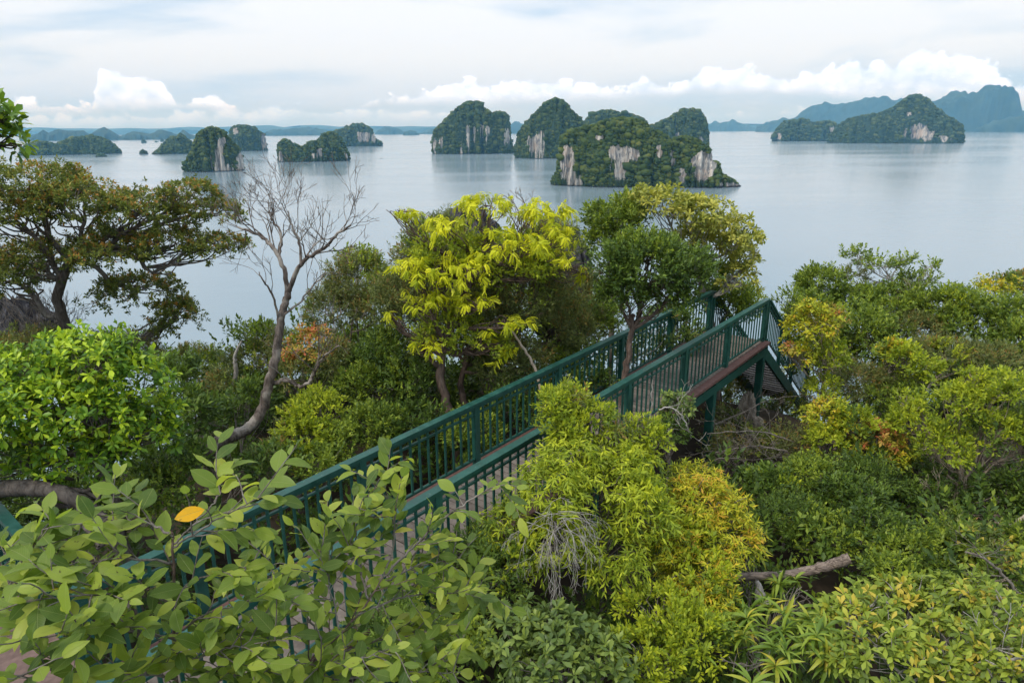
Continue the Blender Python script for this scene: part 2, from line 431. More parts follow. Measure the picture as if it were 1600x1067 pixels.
class Bag:
    """collects boxes and tubes, then links them as one mesh"""
    def __init__(s): s.V = []; s.Q = []; s.n = 0
    def add(s, V, Q):
        s.V.append(np.asarray(V, float)); s.Q.append(np.asarray(Q, int) + s.n); s.n += len(V)
    def bar(s, a, b, wdt, hgt, side=None, off=0.0):
        """box beam from a to b; wdt across, hgt along the other axis"""
        a = np.asarray(a, float); b = np.asarray(b, float)
        d = (b - a) / np.linalg.norm(b - a)
        if side is None:
            side = np.cross(d, (0, 0, 1.0))
            if np.linalg.norm(side) < 1e-3: side = np.array([1.0, 0, 0])
        side = side - d * np.dot(side, d); side /= np.linalg.norm(side)
        u = np.cross(side, d)
        c = [a + side * sx * wdt / 2 + u * sy * hgt / 2 for sx, sy in ((-1, -1), (1, -1), (1, 1), (-1, 1))]
        c += [p + (b - a) for p in c]
        s.add(c, [(0, 1, 2, 3), (7, 6, 5, 4), (0, 4, 5, 1), (1, 5, 6, 2), (2, 6, 7, 3), (3, 7, 4, 0)])
    def tube(s, pts, rad, sides=6):
        pts = np.asarray(pts, float); n = len(pts)
        rad = np.broadcast_to(np.asarray(rad, float), (n,))
        tg = np.gradient(pts, axis=0); tg /= np.linalg.norm(tg, axis=1)[:, None] + 1e-9
        ref = np.array([0.31, 0.17, 0.93]) if abs(tg[0][2]) < 0.9 else np.array([1.0, 0.1, 0])
        a = np.cross(tg, ref); a /= np.linalg.norm(a, axis=1)[:, None] + 1e-9
        b = np.cross(tg, a)
        th = np.arange(sides) * 2 * np.pi / sides
        ring = a[:, None, :] * np.cos(th)[None, :, None] + b[:, None, :] * np.sin(th)[None, :, None]
        V = (pts[:, None, :] + ring * rad[:, None, None]).reshape(-1, 3)
        i = np.arange(n - 1)[:, None] * sides; j = np.arange(sides)[None, :]; j2 = (j + 1) % sides
        Q = np.stack([i + j, i + j2, i + sides + j2, i + sides + j], -1).reshape(-1, 4)
        s.add(V, Q)
    def build(s, name, mat, parent=None, smooth=False, **kw):
        V = np.concatenate(s.V); Q = np.concatenate(s.Q)
        me = raw_mesh(name, V, Q, smooth=smooth)
        return link(name, me, mat, parent, **kw)


def smooth_path(P, n=6, wob=0.0, rad=None):
    """Catmull-Rom through the points"""
    P = np.asarray(P, float); out = []; ro = []
    E = np.vstack([2 * P[0] - P[1], P, 2 * P[-1] - P[-2]])
    for i in range(len(P) - 1):
        p0, p1, p2, p3 = E[i:i + 4]
        for k in range(n):
            t = k / n
            out.append(0.5 * ((2 * p1) + (-p0 + p2) * t + (2 * p0 - 5 * p1 + 4 * p2 - p3) * t * t + (-p0 + 3 * p1 - 3 * p2 + p3) * t ** 3))
            if rad is not None: ro.append(rad[i] * (1 - t) + rad[i + 1] * t)
    out.append(P[-1]); out = np.array(out)
    if rad is not None: ro.append(rad[-1])
    if wob: out[1:-1] += RNG.normal(0, wob, (len(out) - 2, 3))
    return (out, np.array(ro)) if rad is not None else out


def unit(v): return v / (np.linalg.norm(v, axis=-1, keepdims=True) + 1e-9)

# ------------------------------------------------------------------ leaves
UZ = np.array([0, 0, 1.0])


def leaf_shape(nseg, width, fold=0.25, droop=0.2, peak=0.5, wav=0.0):
    """one leaf, unit length along +Y, normal +Z; returns verts, tris, uv"""
    V = [(0, 0, 0)]; U = [(0.5, 0)]
    Tn = []
    prev = None
    for i in range(1, nseg + 1):
        t = i / (nseg + 1)
        s = math.sin(math.pi * t ** (math.log(0.5) / math.log(peak))) ** 0.85
        h = width / 2 * s
        z = -droop * t * t; y = t * (1 - droop * 0.3 * t)
        k = len(V)
        wz = wav * math.sin(i * 2.4)
        V += [(-h, y, z + fold * h + wz), (0, y, z), (h, y, z + fold * h - wz)]
        U += [(0.5 - s / 2, t), (0.5, t), (0.5 + s / 2, t)]
        if prev is None:
            Tn += [(0, k + 1, k), (0, k + 2, k + 1)]
        else:
            Tn += [(prev, prev + 1, k + 1), (prev, k + 1, k), (prev + 1, prev + 2, k + 2), (prev + 1, k + 2, k + 1)]
        prev = k
    k = len(V); V.append((0, 1 - droop * 0.3, -droop)); U.append((0.5, 1))
    Tn += [(prev, prev + 1, k), (prev + 1, prev + 2, k)]
    return np.array(V, float), np.array(Tn), np.array(U, float)


def tiny_leaf(width, fold=0.2, peak=0.5):
    V = np.array([(0, 0, 0), (-width / 2, peak, fold * width / 2), (0, 1, 0), (width / 2, peak, fold * width / 2)])
    return V, np.array([(0, 2, 1), (0, 3, 2)]), np.array([(0.5, 0), (0, peak), (0.5, 1), (1, peak)])


def frond_shape(npair=6, lw=0.11, ll=0.26, droop=0.5):
    """a pinnate leaf: leaflets in pairs on a drooping rachis"""
    V = []; T = []; U = []
    for i in range(npair + 1):
        t = 0.15 + 0.8 * i / npair
        c = np.array([0, t * (1 - 0.25 * t), -droop * t * t])
        for sgn in ((-1, 1) if i < npair else (0,)):
            d = unit(np.array([sgn * 1.0, 0.75 if sgn else 1.0, -0.45]))
            sd_ = unit(np.cross(d, (0, 0, 1.0)))
            k = len(V)
            L = ll * (1 - 0.25 * abs(t - 0.5))
            V += [c, c + d * L * 0.5 - sd_ * lw / 2, c + d * L + np.array([0, 0, -0.04]), c + d * L * 0.5 + sd_ * lw / 2]
            U += [(0.5, 0), (0, .5), (.5, 1), (1, .5)]
            T += [(k, k + 2, k + 1), (k, k + 3, k + 2)]
    return np.array(V), np.array(T), np.array(U)


SPEC = {}


def species(name, mat, variants, L, sprig, spl, n, up=0.9, droop=0.0, wild=0.45, area=None):
    """sprig: 'rosette' | 'twig' | 'hang'; spl sprig length; n leaves per sprig"""
    SPEC[name] = dict(mat=M[mat], var=variants, L=L, sprig=sprig, spl=spl, n=n, up=up, droop=droop, wild=wild, area=area)


V_obo = [leaf_shape(2, 0.42, 0.3, 0.15, 0.6), leaf_shape(2, 0.38, 0.15, 0.3, 0.6)]
V_flat = [tiny_leaf(0.42, 0.3, 0.58), tiny_leaf(0.38, 0.1, 0.58)]
V_tiny = [tiny_leaf(0.5, 0.4), tiny_leaf(0.42, 0.1)]
V_nlong = [tiny_leaf(0.26, 0.4, 0.38), tiny_leaf(0.22, 0.2, 0.4)]
V_nar = [tiny_leaf(0.28, 0.5, 0.4), tiny_leaf(0.24, 0.2, 0.4)]
V_big = [leaf_shape(6, 0.46, 0.22, 0.25, 0.48, 0.008), leaf_shape(6, 0.52, 0.10, 0.12, 0.5, 0.012), leaf_shape(6, 0.42, 0.35, 0.4, 0.47, 0.008), leaf_shape(6, 0.50, 0.05, -0.06, 0.5, 0.014)]
V_strap = [leaf_shape(3, 0.17, 0.5, 0.45, 0.5), leaf_shape(3, 0.16, 0.5, 0.7, 0.45)]
V_spoon = [leaf_shape(2, 0.40, 0.25, 0.2, 0.66), leaf_shape(2, 0.36, 0.2, 0.35, 0.66)]
V_frond = [frond_shape(5, 0.17, 0.36, 0.45), frond_shape(6, 0.15, 0.32, 0.7)]
V_nar2 = [leaf_shape(2, 0.26, 0.3, 0.5, 0.4), leaf_shape(2, 0.22, 0.3, 0.35, 0.4)]

species('bright', 'bright', V_obo, 0.125, 'rosette', 0.16, 9, 0.8)
species('deep', 'deep', V_tiny, 0.085, 'twig', 0.22, 12, 0.8)
species('deep_big', 'deep', V_flat, 0.12, 'twig', 0.25, 10, 0.8)
species('mid', 'mid', V_tiny, 0.075, 'twig', 0.2, 12, 0.7)
species('mid_far', 'mid', V_tiny, 0.11, 'twig', 0.28, 11, 0.7)
species('olive', 'olive', V_tiny, 0.085, 'rosette', 0.14, 10, 0.6)
species('khaki', 'khaki', V_nar, 0.085, 'twig', 0.24, 14, 0.5)
species('pale', 'pale', V_spoon, 0.16, 'rosette', 0.12, 10, 0.7)
species('yellow', 'yellow', V_frond, 0.175, 'hang', 0.30, 8, 0.5, 0.8, area=0.0095)
species('golden', 'golden', V_nlong, 0.095, 'hang', 0.22, 10, 0.6, 0.5)
species('golden_far', 'golden', V_tiny, 0.10, 'hang', 0.24, 11, 0.6, 0.4)
species('orange', 'orange', V_tiny, 0.10, 'hang', 0.24, 11, 0.6, 0.4)
species('lime_hang', 'lime', V_nlong, 0.105, 'hang', 0.26, 11, 0.4, 0.8)
species('lime', 'lime', V_tiny, 0.085, 'twig', 0.2, 11, 0.7)
species('lime_big', 'lime', V_flat, 0.075, 'twig', 0.16, 10, 0.7)
species('strap', 'strap', V_strap, 0.26, 'rosette', 0.05, 15, 0.9, 0.0, 0.25)
species('spoon', 'spoon', V_spoon, 0.135, 'rosette', 0.07, 9, 0.8)
species('spoon_wide', 'glossy', V_spoon, 0.13, 'rosette', 0.06, 10, 0.8)
species('fine', 'deep', V_nar, 0.07, 'twig', 0.22, 16, 0.6)
species('big', 'big', V_big, 0.16, 'twig', 0.3, 7, 0.9, 0.1, 0.5)


def frames(d, nr):
    """rotation matrices with Y along d and Z close to nr"""
    y = unit(d); z = unit(nr - y * np.sum(nr * y, -1, keepdims=True)); x = np.cross(y, z)
    return np.stack([x, y, z], -1)


def sprig_leaves(sp, org, ax, size=1.0, rbase=None):
    """expand sprigs (origins, axes) to leaves: positions, directions, normals, scale, rnd"""
    N = len(org); k = sp['n']; org = np.asarray(org); ax = unit(np.asarray(ax))
    a = unit(np.cross(ax, RNG.normal(0, 1, (N, 3)))); b = np.cross(ax, a)
    i = np.arange(k)
    phi = i * 2.39996
    if sp['sprig'] == 'rosette':
        t = 0.55 + 0.45 * (i / max(1, k - 1)); ang = np.radians(95 - 60 * (i / max(1, k - 1)))
    elif sp['sprig'] == 'hang':
        t = (i + 0.5) / k; ang = np.radians(70 - 30 * t)
    else:
        t = (i + 0.7) / k; ang = np.radians(65 - 40 * t ** 2)
        phi = i * math.pi + 0.4 * np.sin(i * 3.1)
    t = t[None, :] + RNG.normal(0, 0.04, (N, k)); phi = phi[None, :] + RNG.normal(0, 0.35, (N, k)); ang = ang[None, :] + RNG.normal(0, 0.2, (N, k))
    spl = sp['spl'] * size
    axis_t = ax[:, None, :] * (t * spl)[..., None]
    pos = org[:, None, :] + axis_t
    if sp['sprig'] == 'hang': pos[..., 2] -= (t ** 2 * spl * 0.45)
    d = ax[:, None, :] * np.cos(ang)[..., None] + (a[:, None, :] * np.cos(phi)[..., None] + b[:, None, :] * np.sin(phi)[..., None]) * np.sin(ang)[..., None]
    d = d - UZ * sp['droop']
    nr = UZ * sp['up'] + ax[:, None, :] * 0.35 + RNG.normal(0, sp['wild'], (N, k, 3))
    L = sp['L'] * size * RNG.uniform(0.65, 1.15, (N, k))
    r = (RNG.uniform(0, 1, (N, 1)) if rbase is None else np.asarray(rbase)[:, None])
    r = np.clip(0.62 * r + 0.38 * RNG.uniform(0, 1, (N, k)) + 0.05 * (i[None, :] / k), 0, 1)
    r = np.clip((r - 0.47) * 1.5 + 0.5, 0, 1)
    return pos.reshape(-1, 3), unit(d.reshape(-1, 3)), nr.reshape(-1, 3), L.ravel(), r.ravel()


LEAF_CACHE = {}


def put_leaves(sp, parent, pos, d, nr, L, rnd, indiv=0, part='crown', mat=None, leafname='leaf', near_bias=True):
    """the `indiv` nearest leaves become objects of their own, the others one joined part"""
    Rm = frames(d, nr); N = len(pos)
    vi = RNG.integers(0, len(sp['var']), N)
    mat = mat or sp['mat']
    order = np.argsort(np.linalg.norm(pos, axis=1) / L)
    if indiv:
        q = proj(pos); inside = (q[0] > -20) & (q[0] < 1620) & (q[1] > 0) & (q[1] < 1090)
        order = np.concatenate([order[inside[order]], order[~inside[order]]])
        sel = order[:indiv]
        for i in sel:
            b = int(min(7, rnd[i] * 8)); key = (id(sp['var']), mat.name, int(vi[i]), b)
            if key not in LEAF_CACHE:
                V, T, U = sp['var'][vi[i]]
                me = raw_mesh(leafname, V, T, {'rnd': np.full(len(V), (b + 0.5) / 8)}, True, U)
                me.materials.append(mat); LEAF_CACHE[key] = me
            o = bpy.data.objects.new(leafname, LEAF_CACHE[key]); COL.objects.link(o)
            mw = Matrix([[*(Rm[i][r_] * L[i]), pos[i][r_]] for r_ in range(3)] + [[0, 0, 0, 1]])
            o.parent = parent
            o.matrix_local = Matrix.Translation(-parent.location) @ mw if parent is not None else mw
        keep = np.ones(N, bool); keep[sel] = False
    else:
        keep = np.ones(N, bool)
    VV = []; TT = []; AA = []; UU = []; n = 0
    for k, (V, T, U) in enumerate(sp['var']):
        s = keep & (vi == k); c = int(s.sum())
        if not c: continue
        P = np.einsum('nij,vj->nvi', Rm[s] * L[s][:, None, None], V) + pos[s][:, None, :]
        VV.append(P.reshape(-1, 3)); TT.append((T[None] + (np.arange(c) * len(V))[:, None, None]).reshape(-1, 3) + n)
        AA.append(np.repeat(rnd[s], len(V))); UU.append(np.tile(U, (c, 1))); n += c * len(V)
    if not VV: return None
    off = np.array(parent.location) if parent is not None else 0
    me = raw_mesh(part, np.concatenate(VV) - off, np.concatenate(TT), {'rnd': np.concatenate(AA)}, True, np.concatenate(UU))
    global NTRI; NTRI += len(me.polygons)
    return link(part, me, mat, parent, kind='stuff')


NTRI = 0


def lobe_sprigs(c, r, sp, cover, clump=0.34, size=1.0, under=-0.35, rgrad=0.0, leafarea=None):
    """sprig origins on small clumps that sit on the ellipsoid c, r"""
    r = np.asarray(r, float)
    cover = cover * 1.22
    la = (sp['area'] if sp['area'] else 0.45 * 0.4 * sp['L'] ** 2) * size * size
    if sp['area'] is None and sp['var'] is V_strap: la = 0.14 * sp['L'] ** 2 * size * size
    if sp['area'] is None and (sp['var'] is V_nar or sp['var'] is V_nlong): la = 0.12 * sp['L'] ** 2 * size * size
    A = 4 * math.pi * (((r[0] * r[1]) ** 1.6 + (r[0] * r[2]) ** 1.6 + (r[1] * r[2]) ** 1.6) / 3) ** (1 / 1.6)
    nl = cover * A * 0.62 / la
    ns = max(3, int(nl / sp['n']))
    cr = clump * float(np.mean(r))
    nc = max(5, int(1.5 * A / (math.pi * cr * cr)))
    d = unit(RNG.normal(0, 1, (nc * 3, 3))); d = d[d[:, 2] > under][:nc]; nc = len(d)
    rf = 1 - 0.42 * RNG.uniform(0, 1, (nc, 1)) ** 1.3 + 0.22 * (RNG.uniform(0, 1, (nc, 1)) < 0.16) * RNG.uniform(0.3, 1, (nc, 1))
    cc = c + d * (r - cr * 0.6) * rf
    crr = cr * RNG.uniform(0.6, 1.35, nc)
    rb = RNG.uniform(0, 1, nc)
    j = RNG.integers(0, nc, ns)
    e = unit(unit(RNG.normal(0, 1, (ns, 3))) + d[j] * 0.75 + UZ * 0.35)
    p = cc[j] + e * (crr[j] * RNG.uniform(0.55, 1.0, ns) ** 0.5)[:, None]
    sh = RNG.uniform(0, 1, ns) < 0.07
    p = p + e * (sh * RNG.uniform(0.1, 0.45, ns) * cr * 1.2)[:, None]
    ax = unit(e + UZ * 0.3 + RNG.normal(0, 0.3, (ns, 3)))
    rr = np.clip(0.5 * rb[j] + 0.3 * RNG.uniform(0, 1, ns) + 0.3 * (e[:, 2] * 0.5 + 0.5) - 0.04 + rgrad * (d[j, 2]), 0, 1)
    return p - ax * sp['spl'] * size * 0.5, ax, rr, cc


def bent(a, b, sag=0.12, n=5, wob=0.05):
    """a natural limb path from a to b"""
    a = np.asarray(a, float); b = np.asarray(b, float); L = np.linalg.norm(b - a)
    t = np.linspace(0, 1, n)[:, None]
    p = a + (b - a) * t
    p[:, 2:3] += -sag * L * np.sin(t * math.pi) * 0.6
    p[1:-1] += RNG.normal(0, wob * L, (n - 2, 3))
    return smooth_path(p, 3)


def tree(name, label, cat, trunk, lobes, bark='bark_dark', group=None, indiv=0, limbs=True, twig_n=0, tr=0.09, leafname='leaf', twigmat=None, mates=None):
    """trunk: list of (px,py,Y) from the foot up (or None); lobes: (px,py,Y,rx,ry,rz_m,species,cover[,size])"""
    L0 = [(at(l[0], l[1], l[2]), l) for l in lobes]
    if trunk is None:
        c = np.mean([q[0] for q in L0], axis=0)
        foot = np.array([c[0], c[1], ground_z(c[0], c[1]) - 0.1]); tp = [foot, (foot + c) / 2 + RNG.normal(0, 0.1, 3), c]
    else:
        tp = [at(*t) for t in trunk]
        gz = ground_z(tp[0][0], tp[0][1])
        if tp[0][2] > gz: tp = [np.array([tp[0][0] + RNG.normal(0, .1), tp[0][1], gz - 0.1])] + tp
    T = thing(name, label, cat, tp[0], group)
    off = tp[0]
    n = len(tp)
    rad = np.linspace(tr, tr * 0.45, n)
    pth, rd = smooth_path(tp, 6, 0.012, rad)
    bg_ = Bag(); bg_.tube(pth - off, rd, 8); bg_.build('trunk' if limbs else 'stem', M[bark], T, True)
    groups = {}
    for c, l in L0:
        sp = SPEC[l[6]]; size = l[8] if len(l) > 8 else 1.0
        m_ = mpp(c); r = (l[3] * m_, l[5], l[4] * m_)
        org, ax, rr, cc = lobe_sprigs(c, r, sp, l[7], size=size)
        if mates:
            mt_ = mates[RNG.integers(0, len(mates))]
            sel = (np.sin(org[:, 0] * 3.1 + org[:, 2] * 2.3) + RNG.normal(0, 0.35, len(org))) > 1.02
            if mt_ != l[6] and sel.sum() > 2:
                groups.setdefault(mt_, []).append((org[sel], ax[sel], rr[sel], size))
                org, ax, rr = org[~sel], ax[~sel], rr[~sel]
        groups.setdefault(l[6], []).append((org, ax, rr, size))
        if limbs:
            bb = Bag()
            k = int(np.argmin([np.linalg.norm(q - c) + (0.5 if i < len(pth) * 0.35 else 0) for i, q in enumerate(pth)]))
            k = max(k - 3, len(pth) // 3)
            main = bent(pth[k], c, 0.1)
            mr_ = min(rd[k] * 0.75, tr * 0.6)
            bb.tube(main - off, np.linspace(mr_, mr_ * 0.35, len(main)), 6)
            for q in cc[:: max(1, len(cc) // 14)]:
                s_ = main[RNG.integers(len(main) // 3, len(main))]
                bp = bent(s_, q, 0.08, 4, 0.07)
                bb.tube(bp - off, np.linspace(mr_ * 0.32, 0.006, len(bp)), 4)
            if twig_n:
                for q in range(int(twig_n)):
                    i_ = RNG.integers(0, len(org)); c2 = cc[np.argmin(np.linalg.norm(cc - org[i_], axis=1))]
                    bp = bent(c2, org[i_] + ax[i_] * 0.1, 0.05, 3, 0.08)
                    bb.tube(bp - off, np.linspace(0.010, 0.004, len(bp)), 3)
            bb.build('branch', M[twigmat or bark], T, True)
    first = True
    for k, lst in groups.items():
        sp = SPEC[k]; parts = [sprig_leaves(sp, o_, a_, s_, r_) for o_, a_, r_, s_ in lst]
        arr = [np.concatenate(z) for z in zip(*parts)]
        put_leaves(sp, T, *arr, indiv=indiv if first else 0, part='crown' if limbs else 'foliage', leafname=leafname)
        first = False
    return T


# ------------------------------------------------------------------ ground, sea
def _fract_noise(x, y, s, seed=0):
    return (np.sin(x * s * 1.0 + 1.3 + seed) * np.cos(y * s * 1.1 + 0.7 + seed * 2) + 0.5 * np.sin(x * s * 2.3 + y * s * 1.7 + seed) + 0.25 * np.sin(x * s * 4.7 - y * s * 5.1 + 2 * seed)) / 1.75


def ground_z(x, y):
    x = np.asarray(x, float); y = np.asarray(y, float)
    z = -7.35 - 0.42 * np.maximum(0, y - 17) ** 1.13
    z = z - 0.50 * np.maximum(0, -x - 5.5 - 0.1 * y) ** 1.02 * (y > -50)
    z = z - 0.05 * np.maximum(0, x - 10) ** 1.2
    z = z - 0.8 * np.maximum(0, x - 55)
    z = z - 0.6 * np.maximum(0, -y - 14)
    z = z + 1.7 * np.exp(-((x + 1) / 6.5) ** 2 - ((y - 20) / 5) ** 2) + 1.9 * np.exp(-((x - 20) / 7) ** 2 - ((y - 20) / 5) ** 2)
    z = z - 2.0 * np.exp(-((x - 8.8) / 2.6) ** 2 - ((y - 19.5) / 2.8) ** 2)
    z = z + 0.35 * _fract_noise(x, y, 0.45)
    return np.maximum(z, SEA - 0.9)


def grid_obj(name, xs, ys, zf, mat, **kw):
    Xg, Yg = np.meshgrid(xs, ys, indexing='ij'); Zg = zf(Xg, Yg)
    V = np.stack([Xg, Yg, Zg], -1).reshape(-1, 3); nx, ny = len(xs), len(ys)
    i, j = np.meshgrid(np.arange(nx - 1), np.arange(ny - 1), indexing='ij'); a = i * ny + j
    Q = np.stack([a, a + ny, a + ny + 1, a + 1], -1).reshape(-1, 4)
    return link(name, raw_mesh(name, V, Q, smooth=True), mat, **kw)


grid_obj('terrain', np.concatenate([np.linspace(-230, -42, 40), np.linspace(-40, 55, 191), np.linspace(57, 210, 40)]),
         np.concatenate([np.linspace(-200, -22, 30), np.linspace(-20, 50, 141), np.linspace(52, 230, 60)]), ground_z, M['soil'], kind='structure')

sg = np.array([-30000, -12000, -5000, -2000, -800, 0, 800, 2000, 5000, 12000, 30000.0])
grid_obj('sea', sg, sg, lambda x, y: np.full(x.shape, SEA), M['sea'], kind='structure')

# ------------------------------------------------------------------ islands


def vnoise(shape_x, shape_y, fx, fy, seed):
    """smooth random field in [-1, 1] sampled at (x*fx, y*fy)"""
    rg = np.random.default_rng(seed)
    G = rg.uniform(-1, 1, (64, 64))
    u = np.mod(shape_x * fx, 63.0); v = np.mod(shape_y * fy, 63.0)
    i = np.floor(u).astype(int); j = np.floor(v).astype(int); a = u - i; b = v - j
    a = a * a * (3 - 2 * a); b = b * b * (3 - 2 * b)
    i2 = (i + 1) % 64; j2 = (j + 1) % 64
    return G[i, j] * (1 - a) * (1 - b) + G[i2, j] * a * (1 - b) + G[i, j2] * (1 - a) * b + G[i2, j2] * a * b


ICO_V = None


def ico():
    global ICO_V
    if ICO_V is None:
        t = (1 + 5 ** 0.5) / 2
        V = unit(np.array([(-1, t, 0), (1, t, 0), (-1, -t, 0), (1, -t, 0), (0, -1, t), (0, 1, t), (0, -1, -t), (0, 1, -t), (t, 0, -1), (t, 0, 1), (-t, 0, -1), (-t, 0, 1)]))
        Fc = np.array([(0, 11, 5), (0, 5, 1), (0, 1, 7), (0, 7, 10), (0, 10, 11), (1, 5, 9), (5, 11, 4), (11, 10, 2), (10, 7, 6), (7, 1, 8), (3, 9, 4), (3, 4, 2), (3, 2, 6), (3, 6, 8), (3, 8, 9), (4, 9, 5), (2, 4, 11), (6, 2, 10), (8, 6, 7), (9, 8, 1)])
        ICO_V = (V, Fc)
    return ICO_V


def island(name, label, cat, outline, base, rocks=(), depth=0.5, nblob=900, kind=None, seed=1, res=(120, 44), blob=2.1, steep=0.42, mat=None, group=None, far=False, rough=1.0):
    """karst island standing at its real distance: the outline is its skyline, base the waterline in the photograph"""
    outline = np.array(outline, float)
    x0, x1 = outline[0][0], outline[-1][0]; xm = (x0 + x1) / 2
    r = ray(xm, base); dist = SEA / r[2]; C = r * dist                      # front shore middle
    m_ = mpp(C)
    half = (x1 - x0) / 2 * m_
    D = depth * half                                                        # half depth
    C = C + np.array([C[0], C[1], 0]) / np.linalg.norm(C[:2]) * D           # centre of the island
    dirv = unit(np.array([C[0], C[1], 0])); lat = np.array([dirv[1], -dirv[0], 0])
    m2 = mpp(C)
    nx, ny = res
    u = np.linspace(x0, x1, nx)
    # skyline heights at the centre distance
    ytop = np.interp(u, outline[:, 0], outline[:, 1])
    hz = np.array([ray(a, b)[2] / np.dot(ray(a, b), np.array([C[0], C[1], 0]) / np.linalg.norm(C[:2])) * np.linalg.norm(C[:2]) for a, b in zip(u, ytop)]) - SEA
    hz = np.maximum(hz, 0.0)
    v = np.linspace(-1, 1, ny); v = np.sign(v) * np.abs(v) ** 0.8
    Rd = np.linalg.norm(C[:2]); S = np.array([Rd * np.dot(ray(a, base), lat) / np.dot(ray(a, base), dirv) for a in u])
    W = D * (1 - (np.abs(np.linspace(-1, 1, nx)) ** 3)) ** 0.5 + 0.04 * D
    Ug, Vg = np.meshgrid(S, v, indexing='ij')
    Wg = W[:, None] * np.ones_like(Vg)
    fq = 1 / (0.10 * half)
    Wg = Wg * (1 + 0.16 * rough * vnoise(Ug + 500, Vg * 0 + 3 + (Vg > 0) * 9, fq, 1, seed)) 
    pv = np.clip(1 - np.abs(Vg) ** 2.4, 0, 1) ** steep
    H = hz[:, None] * pv
    # lumps and gullies, kept off the skyline itself
    ls = 0.15 * rough * np.max(hz) * (1 - np.exp(-np.abs(Vg) * 6)) * np.minimum(1, pv * 3)
    H = H + ls * (vnoise(Ug + 900, Vg * D + 500, fq * 1.1, fq * 1.1, seed + 1) + 0.5 * vnoise(Ug + 900, Vg * D + 500, fq * 2.6, fq * 2.6, seed + 2))
    H = np.minimum(H, hz[:, None]) if not far else H
    fl = 0.05 * half * rough * (vnoise(Ug + 700, H, fq * 3.2, 0.3 / max(1, np.max(hz)) * 8, seed + 3) + 0.6 * vnoise(Ug + 700, H, fq * 8, 0.02, seed + 4)) * (pv < 0.97)
    P = C + lat * Ug[..., None] + dirv * (Vg * Wg + fl * -np.sign(Vg) * 0.6)[..., None]
    P[..., 2] = SEA + np.maximum(H, 0)
    P[:, 0, 2] = SEA - 0.8; P[:, -1, 2] = SEA - 0.8
    P[0, :, 2] = SEA - 0.8; P[-1, :, 2] = SEA - 0.8
    rock = np.zeros(H.shape)
    qx, qy = proj(P.reshape(-1, 3)); qx = qx.reshape(H.shape); qy = qy.reshape(H.shape)
    nn = vnoise(Ug + 300, H, fq * 2.6, 0.10 / (m2) * 1.0, seed + 7)
    for (rx, ry, ra, rb) in rocks:
        ra *= 1.12; rb *= 1.08
        q = ((qx - rx) / ra) ** 2 + ((qy - ry) / rb) ** 2
        rock = np.maximum(rock, np.clip(1.5 - q + 0.6 * nn, 0, 1) * (Vg < 0))
    V = P.reshape(-1, 3)
    i, j = np.meshgrid(np.arange(nx - 1), np.arange(ny - 1), indexing='ij'); a = i * ny + j
    Q = np.stack([a, a + ny, a + ny + 1, a + 1], -1).reshape(-1, 4)
    T = thing(name, label, cat, (C[0], C[1], SEA), group) if kind is None else None
    off = np.array([C[0], C[1], SEA])
    me = raw_mesh('rock_body', V - off, Q, {'rock': rock.ravel(), 'height': np.maximum(H, 0).ravel()}, True)
    mt = mat or island_mat('limestone_' + str(seed), 3.0 / max(0.6, m2), far)
    if kind is None: link('rock_body', me, mt, T)
    else:
        o = link(name, me, mt, kind=kind); o.location = off
        return o
    if nblob:
        Qa = P.reshape(-1, 3)
        p0, p1, p2, p3 = (Qa[Q[:, k]] for k in range(4))
        nrm = np.cross(p2 - p0, p3 - p1); ar = np.linalg.norm(nrm, axis=1) / 2
        front = (Vg.reshape(-1)[Q[:, 0]] < 0.35)
        hq = H.reshape(-1)[Q].mean(1); rq = rock.reshape(-1)[Q].mean(1)
        wgt = ar * np.where(front, 1.0, 0.25) * (hq > m2 * 1.2) * (rq < 0.30)
        if wgt.sum() <= 0: return T
        k = RNG.choice(len(Q), nblob, p=wgt / wgt.sum())
        s, t = RNG.uniform(0, 1, (2, nblob, 1))
        c = (p0[k] * (1 - s) + p1[k] * s) * (1 - t) + (p3[k] * (1 - s) + p2[k] * s) * t
        n_ = unit(nrm[k]); n_ = np.where(n_[:, 2:3] < 0, -n_, n_)
        rad = blob * m2 * 0.9 * np.exp(RNG.normal(0, 0.38, nblob))
        hcap = np.minimum(1, (c[:, 2] - SEA) / (rad * 1.2)); rad = rad * np.clip(hcap, 0.4, 1)
        iv, it = ico()
        VV = iv[None] * (1 + RNG.normal(0, 0.18, (nblob, 12, 1))) * rad[:, None, None] * np.array([1, 1, 0.8]) + (c - n_ * rad[:, None] * 0.25)[:, None, :]
        TT = it[None] + (np.arange(nblob) * 12)[:, None, None]
        # bands of kinds of scrub
        rn = np.clip(RNG.uniform(0, 1, nblob) * 0.6 + 0.4 * (0.5 + 0.5 * vnoise(c[:, 0] + 5000, c[:, 2] + 5000, fq * 2, fq * 2, seed + 9)), 0, 1)
        me = raw_mesh('tree_canopy', VV.reshape(-1, 3) - off, TT.reshape(-1, 3), {'rnd': np.repeat(rn, 12)}, True)
        link('tree_canopy', me, M['canopy'], T, kind='stuff')
    return T


